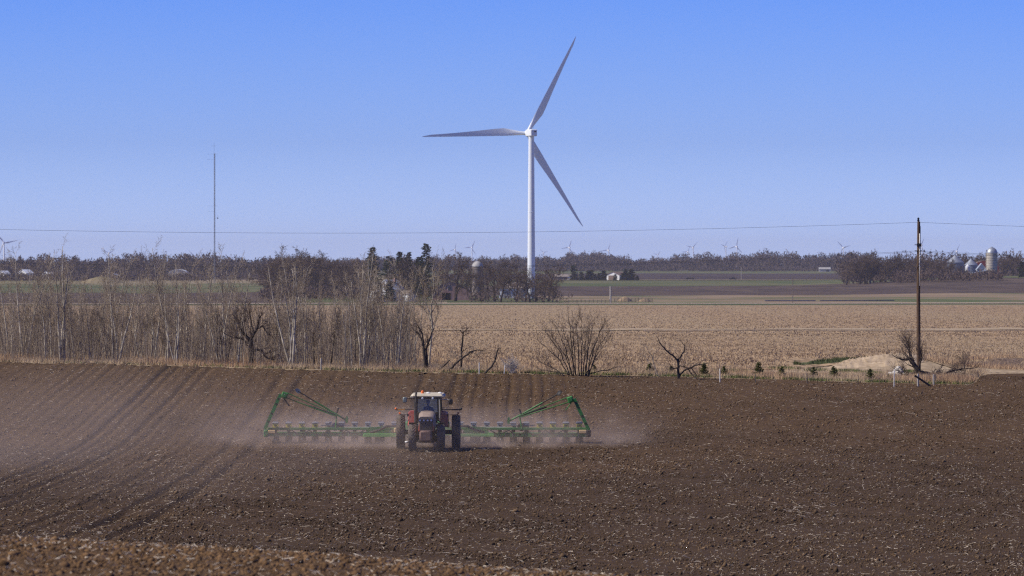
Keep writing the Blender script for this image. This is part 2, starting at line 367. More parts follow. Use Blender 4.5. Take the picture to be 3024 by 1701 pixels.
def sheet(name, dlo, dhi, p0, p1, npx, nd, m, dz=0.0, kind='structure', rough_z=0.0, sink=0.0):
    px = np.linspace(p0, p1, npx)
    lo = np.array([dlo(p) if callable(dlo) else dlo for p in px]); hi = np.array([dhi(p) if callable(dhi) else dhi for p in px])
    t_ = np.linspace(0, 1, nd)[:, None]
    D = lo[None] * (hi[None] / lo[None]) ** t_
    X = (px[None] - 1512) / F * D
    Z = ground(X, D) + dz + (rng.normal(0, rough_z, X.shape) if rough_z else 0)
    if sink:
        e_ = np.minimum(np.sin(np.pi * t_) , 1) * np.sin(np.pi * np.linspace(0, 1, npx))[None]; Z = Z - sink * (1 - sstep(0, .45, e_)) + rng.normal(0, sink * .12, Z.shape)
    V = np.stack([X, D, Z], -1).reshape(-1, 3)
    i = (np.arange(nd - 1)[:, None] * npx + np.arange(npx - 1)[None]).ravel()
    Q = np.stack([i, i + 1, i + npx + 1, i + npx], 1)
    o = link(name, np_mesh(name, V, Q, quads=True, smooth=True), m); o['kind'] = kind; return o
# ------------------------------------------------------------------ ground
def edge(X):                      # far edge of the ploughed field
    X = np.asarray(X, float)
    return 409.0 - .16 * (X + 30) + 1.2 * np.sin(X / 6.3) + sstep(31.5, 36, X) * 24 + .35 * np.sin(X * 1.7)
def edge_px(px):
    D = 405.0
    for _ in range(8): D = float(edge((px - 1512) / F * D))
    return D
PASS = -4.72                      # centre line of the tractor's pass
def planted(X, Y):
    a = 1 - sstep(-14.6, -14.0, X)
    b = sstep(-14.0, -13.6, X) * (1 - sstep(4.4, 4.9, X)) * sstep(328.5, 330, Y)
    return np.clip(a + b, 0, 1)
def furrow(X, Y):
    Xw = X + .10 * np.sin(Y / 23.0) + .05 * np.sin(Y / 7.1 + X * .2)
    m = planted(X, Y)
    env = (.62 - .16 * sstep(329, 335, Y) * sstep(-14.2, -13, X)) + .38 * np.sin(X * .37 + Y * .021) * np.sin(X * .11 + 1.3)
    groove = np.maximum(0, np.cos(2 * np.pi * (Xw - PASS) / .762 + .4)) ** 2
    strong = .45 + .55 * (np.sin(np.floor((Xw - PASS) / .762 + .4 / 6.283 + .5) * 2.399) > .1)
    dz = m * env * (.04 - .17 * groove * strong + .022 * np.cos(2 * np.pi * Xw / 2.286 + 1) + .015 * np.cos(2 * np.pi * Xw / 6.1))
    for k in range(0, 3):
        xc = PASS - 18.3 * k
        ok = sstep(329, 330, Y) if k == 0 else 1.0
        for o in (-1.56, 1.56): dz = dz - .09 * ok * np.exp(-((Xw - xc - o) / .22) ** 2)
        for o in (-.79, .79): dz = dz - .05 * ok * np.exp(-((Xw - xc - o) / .2) ** 2)
    for x0, wd, dp in ((-14.45, .20, .17), (-15.95, .20, .17), (-15.2, .25, -.06), (-20.4, .22, .10)):
        dz = dz - dp * np.exp(-((Xw - x0) / wd) ** 2) * (.65 + .35 * np.sin(Y / 5.0))
    return dz
def soil_z(X, Y): return ground(X, Y) + furrow(X, Y) * sstep(195, 205, Y)

xs = np.arange(-47, 47.01, .15); nrow = 330
tt = np.linspace(0, 1, nrow)[:, None]; E = edge(xs)[None]
Dg = 168 + (E + 1.6 - 168) * tt; Xg = np.repeat(xs[None], nrow, 0)
Zg = soil_z(Xg, Dg) + rng.normal(0, .012, Xg.shape) + .03 * np.sin(Xg * .8 + 2 * np.sin(Dg * .13)) * np.sin(Dg * .31) - .10 * sstep(-.1, .5, Dg - E)
nx = len(xs); i = (np.arange(nrow - 1)[:, None] * nx + np.arange(nx - 1)[None]).ravel()
o = link('ploughed_field', np_mesh('ploughed_field', np.stack([Xg, Dg, Zg], -1).reshape(-1, 3), np.stack([i, i + 1, i + nx + 1, i + nx], 1), quads=True, smooth=True), M['soil'])
o['kind'] = 'structure'
# near bank of soil at the foot of the view
xs2 = np.arange(-26, 26.01, .12); ds2 = np.concatenate([np.arange(4, 78, 3.0), np.arange(78, 140, .25), np.arange(140, 168.1, 2.0)])
X2, D2 = np.meshgrid(xs2, ds2)
Z2 = ground(X2, D2) + np.where((D2 > 78) & (D2 < 140), rng.normal(0, .02, X2.shape), 0)
nx = len(xs2); i = (np.arange(len(ds2) - 1)[:, None] * nx + np.arange(nx - 1)[None]).ravel()
o = link('soil_bank', np_mesh('soil_bank', np.stack([X2, D2, Z2], -1).reshape(-1, 3), np.stack([i, i + 1, i + nx + 1, i + nx], 1), quads=True, smooth=True), M['soil_near'])
o['kind'] = 'structure'

# the land under everything, out to the horizon
dd = np.concatenate([[-300, -50, 2, 60, 120, 170], np.geomspace(200, 26000, 120)]); uu = np.concatenate([np.linspace(-3, -.2, 8), np.linspace(-.15, .15, 41), np.linspace(.2, 3, 8)])
UU, DD = np.meshgrid(uu, dd); XX = UU * np.maximum(np.abs(DD), 400)
ZZ = ground(XX, np.maximum(DD, 2)) - .9
nx = len(uu); i = (np.arange(len(dd) - 1)[:, None] * nx + np.arange(nx - 1)[None]).ravel()
o = link('terrain', np_mesh('terrain', np.stack([XX, DD, ZZ], -1).reshape(-1, 3), np.stack([i, i + 1, i + nx + 1, i + nx], 1), quads=True, smooth=True), M['plain']); o['kind'] = 'structure'

# bands of land behind the ploughed field
def verge_far(px): return edge_px(px) + np.interp(px, [-200, 700, 1250, 1350, 2300, 2450, 2700, 2840, 3200], [42, 44, 40, 16, 22, 40, 48, 30, 6])
wob = lambda px, a, s: a * math.sin(px / s) + .5 * a * math.sin(px / s * 2.7 + 1)
sheet('grass_verge', lambda p: edge_px(p) - .25, verge_far, -250, 3280, 320, 30, M['tan_ground'], -.05, rough_z=.02)
sheet('stubble_field', verge_far, lambda p: 2430 + wob(p, 12, 200), -300, 3330, 240, 160, M['stubble'])
sheet('terrace_strip', lambda p: 992 + wob(p, 14, 160) + (p - 2000) * .012, lambda p: 1026 + wob(p, 16, 90) + (p - 2000) * .02, 1300, 3300, 120, 6, M['terrace'], .10)
sheet('terrace_dark_strip', lambda p: 962 + wob(p, 12, 160) + (p - 2000) * .01, lambda p: 991.6 + wob(p, 14, 160) + (p - 2000) * .012, 1900, 3300, 90, 4, M['terrace_dark'], .06)  # darker tan strip along the near side of the terrace
sheet('green_strip', lambda p: 2430 + wob(p, 12, 200), 2548, -300, 3330, 120, 8, M['green_field'])
sheet('gravel_road', 2548, 2592, -300, 3330, 120, 5, M['road'], .25)
sheet('farm_lawn', 2592, lambda p: 3020 - 408 * float(sstep(1540, 1690, p)) + wob(p, 10, 30) * float(sstep(1500, 1560, p)), 880, 1696, 90, 12, M['lawn'], .12)
sheet('pasture', 2592, lambda p: 3020 + wob(p, 20, 300), 1500, 3330, 90, 30, M['pasture'])
sheet('brown_field', lambda p: 3020 + wob(p, 20, 300), lambda p: 3640 + wob(p, 25, 310), 860, 3330, 120, 24, M['brown_field'], rough_z=.05)
sheet('green_field', lambda p: 3640 + wob(p, 25, 310), 4360, 1300, 3330, 120, 24, M['green_field'])
sheet('field_road', 4360, 4460, 1300, 3330, 100, 4, M['tan_field'], .3)
sheet('black_field', 4460, lambda p: 5900 + wob(p, 90, 260), 1300, 3330, 100, 24, M['black_field'])
sheet('meadow_strip', lambda p: 5900 + wob(p, 90, 260), 7200, 1300, 3330, 100, 10, M['green_field'])
sheet('brown_field', 2592, lambda p: 3260 + wob(p, 30, 120), -300, 860, 100, 24, M['brown_field'], rough_z=.05)
sheet('green_field', lambda p: 3260 + wob(p, 30, 120), lambda p: 3900 + wob(p, 60, 90), -300, 1300, 100, 16, M['green_field'], -.02)
sheet('tan_field', lambda p: 3900 + wob(p, 60, 90), 5400, -300, 1300, 100, 16, M['tan_field'])
sheet('drive', 2600, 2880, 1280, 1320, 8, 8, M['drive'], .12)
sheet('pond', 2712, 2736, 2258, 2408, 30, 3, M['pond'], .25)
sheet('pond', 2712, 2734, 2420, 2640, 30, 3, M['pond'], .25)
sheet('ditch_bank', lambda p: 449 + np.interp(p, [2330, 2380, 2560], [22, 4, 26]), lambda p: 476 + np.interp(p, [2330, 2380, 2480, 2600], [-2, 10, 34, 52]), 2335, 2590, 40, 16, M['green_ground'], .07, sink=.22)
sheet('dirt_mound', 430, lambda p: 430 + np.interp(p, [2440, 2520, 2640, 2740], [8, 30, 40, 26]) + wob(p, 2, 25), 2420, 2760, 70, 18, M['mound_tan'], .10, sink=.35)
sheet('stubble_wedge', lambda p: 440 + np.interp(p, [2720, 3300], [6, -2]), lambda p: np.interp(p, [2720, 2820, 2950, 3300], [452, 500, 545, 590]), 2735, 3330, 60, 14, M['wedge'], .08, sink=.25)

# ------------------------------------------------------------------ scattered stuff
def frustum_pts(n, d0, d1, p0=-120, p1=3150, power=1.0):
    a = rng.random(n)
    D = (d0 ** (2 - power) + a * (d1 ** (2 - power) - d0 ** (2 - power))) ** (1 / (2 - power))
    px = rng.uniform(p0, p1, n); return (px - 1512) / F * D, D
ICO = None
def ico():
    import bmesh
    bm = bmesh.new(); bmesh.ops.create_icosphere(bm, subdivisions=1, radius=1); bm.verts.index_update()
    V = np.array([v.co for v in bm.verts]); T = np.array([[v.index for v in f.verts] for f in bm.faces]); bm.free(); return V, T
OCT = (np.array([(1, 0, 0), (-1, 0, 0), (0, 1, 0), (0, -1, 0), (0, 0, 1), (0, 0, -1.)]),
       np.array([(0, 2, 4), (2, 1, 4), (1, 3, 4), (3, 0, 4), (2, 0, 5), (1, 2, 5), (3, 1, 5), (0, 3, 5)]))
def lumps(name, X, D, Z, s, base, m, flat=.75, jit=.35):
    V0, T0 = base; n = len(X)
    V = V0[None] * (1 + rng.normal(0, jit, (n, len(V0), 1)).clip(-.6, .8)) * s[:, None, None] * (1 + rng.normal(0, .25, (n, 1, 3)))
    a = rng.uniform(0, 6.28, n); ca, sa = np.cos(a), np.sin(a)
    x = V[..., 0] * ca[:, None] - V[..., 1] * sa[:, None]; y = V[..., 0] * sa[:, None] + V[..., 1] * ca[:, None]
    V = np.stack([x, y, V[..., 2] * flat], -1) + np.stack([X, D, Z + s * .25], -1)[:, None]
    T = (T0[None] + (np.arange(n) * len(V0))[:, None, None]).reshape(-1, 3)
    o = link(name, np_mesh(name, V.reshape(-1, 3), T), m); return tag(o, kind='stuff')
def sprigs(name, P, L, W, ang, tilt, m, quad=False, bend=0.0):
    """thin blades or stalks: a narrow triangle (or quad) each"""
    n = len(P)
    d = np.stack([np.cos(ang) * np.cos(tilt), np.sin(ang) * np.cos(tilt), np.sin(tilt)], 1)
    side = np.cross(d, rng.normal(0, 1, (n, 3))); side /= np.linalg.norm(side, axis=1, keepdims=True)
    if quad:
        nrm = np.cross(d, side)
        A = P - d * L[:, None] / 2; B = P + d * L[:, None] / 2; hw = W[:, None] / 2
        V = np.stack([A + side * hw, A - side * hw * .5 + nrm * hw * .8, A - side * hw * .5 - nrm * hw * .8, B + side * hw, B - side * hw * .5 + nrm * hw * .8, B - side * hw * .5 - nrm * hw * .8], 1)
        b = (np.arange(n) * 6)[:, None]
        Q = np.concatenate([b + np.array([[0, 1, 4, 3]]), b + np.array([[1, 2, 5, 4]]), b + np.array([[2, 0, 3, 5]])])
        me = np_mesh(name, V.reshape(-1, 3), Q, quads=True)
    else:
        V = np.stack([P + side * W[:, None] / 2, P - side * W[:, None] / 2, P + d * L[:, None]], 1)
        me = np_mesh(name, V.reshape(-1, 3), np.arange(n * 3).reshape(-1, 3))
    return tag(link(name, me, m), kind='stuff')

X, D = frustum_pts(210000, 190, 415, power=.6); ok = D < edge(X) - .3; X, D = X[ok], D[ok]
s = np.exp(rng.normal(math.log(.024), .52, len(X))).clip(.010, .12)
ok = rng.random(len(X)) < np.where(planted(X, D) > .5, np.where(np.cos(2 * np.pi * (X - PASS) / .762 + .4) > .35, .35, .95), 1); X, D, s = X[ok], D[ok], s[ok]
lumps('soil_clods', X, D, soil_z(X, D), s, OCT, M['clod'])
X, D = frustum_pts(85000, 80, 128, -200, 2000, power=0)
s = np.exp(rng.normal(math.log(.0135), .62, len(X))).clip(.006, .075)
lumps('bank_clods', X, D, ground(X, D), s, ico(), M['clod_near'], jit=.22)

X, D = frustum_pts(39000, 190, 415, power=.8); ok = D < edge(X) - .3; X, D = X[ok], D[ok]
clump = .5 + .5 * np.sin(X * .9 + 3 * np.sin(D * .05)) * np.sin(D * .11 + X * .2); ok = rng.random(len(X)) < .45 + .55 * clump; X, D = X[ok], D[ok]; n = len(X)
L = np.exp(rng.normal(math.log(.070), .72, n)).clip(.02, .60); W = rng.uniform(.007, .019, n)
sprigs('straw_litter', np.stack([X, D, soil_z(X, D) + rng.uniform(.02, .07, n)], 1), L, W, rng.uniform(0, 6.28, n), np.abs(rng.normal(0, .28, n)), M['straw'], quad=True)
X, D = frustum_pts(1700, 82, 126, -200, 2000, power=0); n = len(X)
L = np.exp(rng.normal(math.log(.07), .6, n)).clip(.03, .3); W = rng.uniform(.007, .018, n)
sprigs('bank_straw', np.stack([X, D, ground(X, D) + rng.uniform(.02, .07, n)], 1), L, W, rng.uniform(0, 6.28, n), np.abs(rng.normal(0, .3, n)), M['straw'], quad=True)

# dry grass along the verge, green blades at its foot
def verge_pts(n, a, b, p0=-150, p1=3180):
    px = rng.uniform(p0, p1, n); D = np.empty(n); E0 = np.interp(px, np.linspace(-200, 3250, 300), [edge_px(p) for p in np.linspace(-200, 3250, 300)])
    t_ = rng.random(n); D = E0 + a + (b - a) * t_; X = (px - 1512) / F * D
    X2 = X; D2 = edge(X) + a + (b - a) * t_; return X2, D2, (X2 * F / D2 + 1512)
X, D, px = verge_pts(105000, .15, 13)
ok = (rng.random(len(X)) < np.where(D - edge(X) < 6, 1, .55)) & (px < 2905 + rng.normal(0, 8, len(X))); X, D = X[ok], D[ok]; n = len(X)
hgt = (.42 + .20 * np.sin(X * .55) * np.sin(X * .21 + D * .3)) * rng.uniform(.45, 1.2, n) * (1 - .35 * sstep(6, 12, D - edge(X)))
sprigs('dry_grass', np.stack([X, D, ground(X, D)], 1), hgt, rng.uniform(.012, .034, n), rng.uniform(0, 6.28, n), rng.normal(1.25, .28, n), M['tan_grass'])
X, D, px = verge_pts(26000, 0, 1.4)
ok = rng.random(len(X)) < np.interp(px, [0, 600, 1000, 1500, 2500, 2870, 2900], [.05, .25, .5, .95, .9, .7, 0]) * (.5 + .5 * np.sin(px / 47.0) * np.sin(px / 19.)); X, D = X[ok], D[ok]; n = len(X)
sprigs('green_grass', np.stack([X, D, ground(X, D)], 1), rng.uniform(.12, .30, n), rng.uniform(.02, .05, n), rng.uniform(0, 6.28, n), rng.normal(1.2, .3, n), M['green_blade'])
X, D, px = verge_pts(40000, 13, 44); ok = (px < 1300) | ((px < 2735) & (D - edge(X) < np.where(px > 2430, 20, 26)) & (rng.random(len(px)) < .6)); X, D = X[ok], D[ok]
n = len(X); sprigs('thicket_grass', np.stack([X, D, ground(X, D)], 1), rng.uniform(.2, .55, n), rng.uniform(.012, .03, n), rng.uniform(0, 6.28, n), rng.normal(1.2, .3, n), M['tan_grass'])
px = rng.normal(2800, 62, 9000).clip(2690, 2895); D = np.interp(px, np.linspace(-200, 3250, 300), [edge_px(p) for p in np.linspace(-200, 3250, 300)]) + rng.uniform(.6, 9, 9000); X = (px - 1512) / F * D; n = len(X)
sprigs('dry_grass', np.stack([X, D, ground(X, D)], 1), rng.uniform(.28, .62, n), rng.uniform(.012, .034, n), rng.uniform(0, 6.28, n), rng.normal(1.2, .28, n), M['tan_grass'])
px = rng.uniform(2715, 3150, 9000); back = rng.random(9000) < .6; D = np.where(back, np.interp(px, [2720, 2820, 2950, 3300], [452, 500, 545, 590]) + rng.uniform(-3, 9, 9000), 440 + np.interp(px, [2720, 3300], [6, -2]) + rng.uniform(-7, 2, 9000)); X = (px - 1512) / F * D; n = len(X)
sprigs('dry_grass', np.stack([X, D, ground(X, D)], 1), rng.uniform(.2, .55, n), rng.uniform(.02, .04, n), rng.uniform(0, 6.28, n), rng.normal(1.2, .3, n), M['tan_grass'])
# mown green patches in the verge and on the ditch bank
patch = []
for (p, dd_, wpx, nn) in ((2150, 12, 45, 1500), (2500, 20, 38, 900), (2680, 22, 30, 500), (2405, 22, 26, 600), (2570, 17, 30, 600), (2310, 26, 40, 700), (215, 12, 12, 260)):
    px = rng.normal(p, wpx * .55, nn); D = np.array([edge_px(p)] * nn) + dd_ + rng.normal(0, 1.6, nn); X = (px - 1512) / F * D
    patch.append(np.stack([X, D, ground(X, D)], 1))
P = np.concatenate(patch); n = len(P)
sprigs('green_tufts', P, rng.uniform(.08, .26, n), rng.uniform(.03, .06, n), rng.uniform(0, 6.28, n), rng.normal(1.0, .4, n), M['green_blade'])
px = rng.uniform(2345, 2585, 6500); t_ = rng.random(6500); D = 451 + np.interp(px, [2330, 2380, 2560], [22, 4, 26]) * 1.0 + t_ * np.interp(px, [2330, 2400, 2480, 2600], [3, 26, 50, 46]) * .9
X = (px - 1512) / F * D; n = len(X)
sprigs('ditch_grass', np.stack([X, D, ground(X, D)], 1), rng.uniform(.12, .4, n), rng.uniform(.03, .06, n), rng.uniform(0, 6.28, n), rng.normal(1.1, .35, n), M['ditch_green'])
# maize stalks left standing on the stubble
X, D = frustum_pts(90000, 428, 900, -100, 3130, power=1.9)
pxx = X * F / D + 1512; vf = np.interp(pxx, np.linspace(-200, 3250, 120), [verge_far(p) for p in np.linspace(-200, 3250, 120)])
ok = (D > vf + 1) & ~((pxx > 2735) & (D < 548) & (rng.random(len(D)) < .45)) & ~((pxx > 2330) & (pxx < 2600) & (D < 520)) & ~((pxx > 2440) & (pxx < 2730) & (D < 470)); X, D = X[ok], D[ok]; n = len(X)
sprigs('stubble_stalks', np.stack([X, D, ground(X, D)], 1), rng.uniform(.10, .34, n), rng.uniform(.04, .10, n), rng.uniform(0, 6.28, n), rng.normal(.7, .5, n).clip(.05, 1.5), M['stubble_bit'])

X, D = frustum_pts(110000, 850, 2425, -100, 3130, power=1.5); ok = (D < 965) | (D > 1035) | (rng.random(len(D)) < .6); X, D = X[ok], D[ok]; n = len(X)
sprigs('stubble_residue', np.stack([X, D, ground(X, D)], 1), rng.uniform(.08, .24, n), rng.uniform(.10, .32, n), rng.uniform(0, 6.28, n), rng.normal(.8, .5, n).clip(.1, 1.5), M['stubble_bit'])
# ------------------------------------------------------------------ trees
def rot_about(d, ang, az):
    d = d.normalized(); o = d.orthogonal().normalized(); q = d.cross(o)
    return (d * math.cos(ang) + (o * math.cos(az) + q * math.sin(az)) * math.sin(ang)).normalized()
class Tree:
    def __init__(s, seed): s.r = random.Random(seed); s.tr = MB(); s.P0 = []; s.P1 = []; s.R0 = []; s.R1 = []
    def twig(s, a, b, r0, r1): s.P0.append(a[:]); s.P1.append(b[:]); s.R0.append(r0); s.R1.append(r1)
    def limb(s, p, d, L, r, lv, prm):
        """a wandering limb; lv 0 is trunk, the rest crown"""
        k = prm['segs'][lv]; pts = [Vector(p)]; rad = [r]; d = Vector(d).normalized()
        for i in range(k):
            d = (d + Vector((s.r.gauss(0, 1), s.r.gauss(0, 1), s.r.gauss(0, 1))) * prm['wob'][lv] + Vector((0, 0, prm['up'][lv]))).normalized()
            pts.append(pts[-1] + d * L / k); rad.append(r * (1 - (i + 1) / k * prm['taper'][lv]))
        if lv == 0: s.tr.tube([tuple(q) for q in pts], rad, 6)
        else:
            for i in range(k): s.twig(pts[i], pts[i + 1], rad[i], rad[i + 1])
        if lv + 1 >= len(prm['segs']): return
        n = prm['n'][lv]; n = max(1, int(n * s.r.uniform(.75, 1.25) + .5))
        for j in range(n):
            f = prm['from'][lv] + (1 - prm['from'][lv]) * (j + s.r.random()) / n
            x = f * k; i = min(int(x), k - 1); q = pts[i].lerp(pts[i + 1], x - i); dd = (pts[i + 1] - pts[i])
            rr = (rad[i] + (rad[i + 1] - rad[i]) * (x - i))
            nd = rot_about(dd, R(s.r.gauss(prm['ang'][lv], 9)), s.r.uniform(0, 6.283))
            ll = L * prm['ratio'][lv] * s.r.uniform(.6, 1.25) * (1 - prm['cone'][lv] * f)
            s.limb(q, nd, ll, max(rr * prm['rr'][lv], prm['rmin']), lv + 1, prm)
        if prm.get('buds') and lv == len(prm['segs']) - 2: pass
    def meshes(s, n=3):
        tm = s.tr.mesh('trunk') if s.tr.n else None
        cm = seg_mesh('crown', s.P0, s.P1, s.R0, s.R1, n) if s.P0 else None
        return tm, cm
def tree_thing(name, T, loc, m_tr, m_cr, label, cat='tree', group=None, rz=0):
    t = thing(name, loc, label, cat, group, rz)
    tm, cm = T.meshes()
    if tm: link('trunk', tm, m_tr, t, True)
    if cm: link('crown', cm, m_cr, t)
    return t

ASPEN = dict(segs=[9, 4, 2, 1], wob=[.045, .10, .16, .1], up=[.02, .09, .08, .05], taper=[.85, .8, .7, .5], n=[28, 6, 3], ang=[34, 38, 40], ratio=[.24, .42, .6], rr=[.36, .55, .6], cone=[.55, .3, .2], rmin=.007)
ASPEN['from'] = [.27, .2, .2]
def aspen(seed, h, r, stems=1, lean=.05, prm=ASPEN, spread=.14):
    T = Tree(seed)
    for k in range(stems):
        a = T.r.uniform(0, 6.28); l = lean + (spread * T.r.uniform(.5, 1.2) if stems > 1 else 0)
        p = (T.r.gauss(0, .12), T.r.gauss(0, .12), -.1) if stems > 1 else (0, 0, -.1)
        q = dict(prm); q['n'] = [max(6, int(prm['n'][0] / (1 + .35 * (stems - 1)))), *prm['n'][1:]]
        T.limb(p, (math.cos(a) * l, math.sin(a) * l, 1), h * T.r.uniform(.75, 1.0) if k else h, r * (1 if k == 0 else T.r.uniform(.6, .9)), 0, q)
    return T
BASE_L = ''
G_POP = 'bare poplars in the thicket along the field edge'
tree_rows = []
# (photo px, row depth behind the edge, height, radius, stems, lean, label or None)
special = [
 (28, 9, 8.3, 0.070, 1, .03, 'tall straight pale poplar at the outermost end of the thicket, crown above the skyline'),
 (62, 6, 8.9, 0.078, 2, .04, 'twin stemmed tall pale poplar, second tall crown from the outer end of the thicket'),
 (182, 4, 9.4, 0.123, 5, .03, 'broad pale poplar of five stems fanning out high above the skyline, widest in the thicket'),
 (335, 7, 9.0, 0.082, 1, .04, 'tall pale poplar with brown seed clusters at its top, past the fan shaped one'),
 (352, 5, 7.2, 0.098, 2, .10, 'pale poplar leaning beside the tall seed topped poplar'),
 (455, 8, 8.8, 0.082, 2, .05, 'tall poplar with a brown twiggy double top just outside the radio mast'),
 (490, 6, 9.5, 0.090, 2, .05, 'tallest brown topped poplar between the cream barn and the fan shaped poplar'),
 (516, 2, 8.2, 0.082, 3, .05, 'whitest poplar, three bright stems rising from one base near the field edge'),
 (600, 8, 8.0, .08, 1, .03, 'slim poplar standing close on the outer side of the radio mast'),
 (668, 8, 9.2, .08, 1, .02, 'slim very tall poplar standing close on the inner side of the radio mast'),
 (705, 5, 7.6, .085, 1, .08, 'pale forked poplar behind the gnarled black apple tree'),
 (860, 3, 8.6, .11, 4, .10, 'clump of pale poplar stems slanting together in the middle of the thicket'),
 (880, 7, 8.8, .08, 1, .03, 'single white poplar stem above the slanting clump in the middle of the thicket'),
 (1070, 4, 9.3, 0.107, 4, .03, 'large clump of pale poplars with crowns in front of the farm spruces'),
 (1092, 8, 8.8, .09, 2, .08, 'pale poplar leaning inward in front of the white farmhouse'),
 (1172, 5, 7.0, .09, 2, .05, 'last bare poplar of the thicket toward the open stubble'),
]
for k, (p, dd_, h, r, st, ln, lab) in enumerate(special):
    T = aspen(100 + k, h * .91, r, st, ln); b = at(p, edge_px(p) + dd_)
    tree_thing('poplar_tree', T, b, M['bark_pale'], M['twig_pale'], lab, 'tree', G_POP)
protos = []
for k in range(11):
    h = [7.2, 6.2, 5.4, 6.8, 4.2, 6.0, 7.5, 5.2, 6.5, 3.8, 5.7][k]
    protos.append((aspen(300 + k, h, .032 + .0042 * h, 1 if k % 3 else 2, .05 + .05 * random.random()), k))
first = {}
n_pop = 134
for k in range(n_pop):
    p = rng.uniform(-60, 1235) if k % 4 else rng.choice([rng.normal(840, 90), rng.normal(1080, 60), rng.normal(90, 60), rng.normal(560, 70)])
    p = float(np.clip(p, -60, 1225)); dd_ = float(rng.uniform(2, 38)); b = at(p, edge_px(p) + dd_)
    j = k % 11; zone = ('before the fan shaped poplar' if p < 170 else 'past the fan shaped poplar' if p < 470 else 'near the radio mast' if p < 690 else 'behind the gnarled apple tree' if p < 800 else 'below the spiky grove tops' if p < 960 else 'facing the white farmhouse')
    lab = ('tall' if j in (0, 3, 6, 8) else 'short dark' if j in (4, 9) else 'slim') + ' bare poplar in the thicket, ' + zone
    sc_ = float(rng.uniform(.82, 1.12)); rz = float(rng.uniform(0, 6.28))
    if j not in first:
        dark = j in (4, 9)
        first[j] = tree_thing('poplar_tree', protos[j][0], b, M['bark_dark'] if dark else M['bark_pale'], M['twig_dark'] if dark else M['twig_pale'], lab, 'tree', G_POP, rz)
        first[j].scale = (sc_,) * 3
    else: copy_thing(first[j], b, rz, sc_, lab)
# dense whips and brush between the trunks: nobody could count them
n = 3900
px = np.where(rng.random(n) < .35, rng.normal(rng.choice([60, 850, 560, 1060, 250], n), 60), rng.uniform(-80, 1230, n)).clip(-90, 1235); X = (px - 1512) / F * 425
D = edge(X) + rng.uniform(1.5, 40, n); X = (px - 1512) / F * D
L = np.exp(rng.normal(math.log(2.2), .45, n)).clip(.5, 5.0); a = rng.uniform(0, 6.28, n); tl = np.abs(rng.normal(0, .16, n))
P0 = np.stack([X, D, ground(X, D) - .05], 1); d = np.stack([np.cos(a) * tl, np.sin(a) * tl, np.ones(n)], 1)
Pm = P0 + d * L[:, None] * .5; d2 = d + rng.normal(0, .12, (n, 3)); P1 = Pm + d2 * L[:, None] * .5; r = .007 + .0045 * L * rng.uniform(.4, 1.3, n)
S0 = [P0, Pm]; S1 = [Pm, P1]; Q0 = [r, r * .7]; Q1 = [r * .7, r * .3]
for q in range(8):
    f = rng.uniform(.35, 1, n)[:, None]; A = Pm + (P1 - Pm) * (f * 2 - 1).clip(0, 1); A = np.where(f < .5, P0 + (Pm - P0) * f * 2, A)
    B = A + (rng.normal(0, .33, (n, 3)) + np.array([0, 0, .55])) * L[:, None] * rng.uniform(.12, .30, (n, 1)); S0.append(A); S1.append(B); Q0.append(np.full(n, .007)); Q1.append(np.full(n, .004))
half = rng.random(n) < .62
for nm, msk, mm_ in (('brush', half, M['twig_mid']), ('pale_brush', ~half, M['twig_pale'])):
    o = link(nm, seg_mesh(nm, np.concatenate([s_[msk] for s_ in S0]), np.concatenate([s_[msk] for s_ in S1]), np.concatenate([s_[msk] for s_ in Q0]), np.concatenate([s_[msk] for s_ in Q1])), mm_); tag(o, kind='stuff')

# hand-drawn trees of the field edge: limbs as lists of (photo px, row, radius in m), each at its own depth
def drawn(name, base, D, limbs, m_tr, m_cr, label, cat='tree', group=None, seed=1, twigs=6, tl=.5, tr=.012, depth=.6, lv=2, upw=.25, thick=.85):
    twigs = int(twigs * 1.5); tl *= 1.1
    b = at(base[0], D); rr = random.Random(seed); T = Tree(seed); ppm = F / D
    for li, limb in enumerate(limbs):
        yy = 0.0; pts = []; dy = rr.uniform(-depth, depth)
        for q, (x, y, r) in enumerate(limb):
            yy = dy * (q / max(1, len(limb) - 1)) * (0 if li == 0 else 1)
            pts.append(Vector(((x - base[0]) / ppm, yy, (base[1] - y) / ppm)))
        rad = [q[2] * thick for q in limb]
        # soften the polyline
        P = [pts[0]]; RR = [rad[0]]
        for i in range(len(pts) - 1):
            for f in (.35, .7, 1.0):
                q = pts[i].lerp(pts[i + 1], f)
                if f < 1: q = q + Vector((rr.gauss(0, 1), rr.gauss(0, 1), rr.gauss(0, 1))) * .03 * (pts[i + 1] - pts[i]).length
                P.append(q); RR.append(rad[i] + (rad[i + 1] - rad[i]) * f)
        T.tr.tube([tuple(q) for q in P], RR, 6)
        prm = dict(segs=[1, 3, 2, 1][:lv + 2], wob=[0, .16, .2, .2], up=[0, upw * .5, .1, .05], taper=[0, .75, .7, .5], n=[0, 3, 3], ang=[0, 36, 40], ratio=[0, .45, .5], rr=[0, .6, .6], cone=[0, .2, .2], rmin=tr * .6)
        prm['from'] = [0, .25, .2]
        for t_ in range(twigs):
            f = rr.uniform(.25, 1) * (len(P) - 1); i = min(int(f), len(P) - 2); q = P[i].lerp(P[i + 1], f - i)
            d = rot_about(P[i + 1] - P[i], R(rr.uniform(20, 60)), rr.uniform(0, 6.28)) + Vector((0, 0, upw))
            T.limb(q, d, tl * rr.uniform(.5, 1.3), max(tr, RR[i] * .3), 1, prm)
    return tree_thing(name, T, b, m_tr, m_cr, label, cat, group)
BD, TD, TP = M['bark_dark'], M['twig_dark'], M['twig_pale']
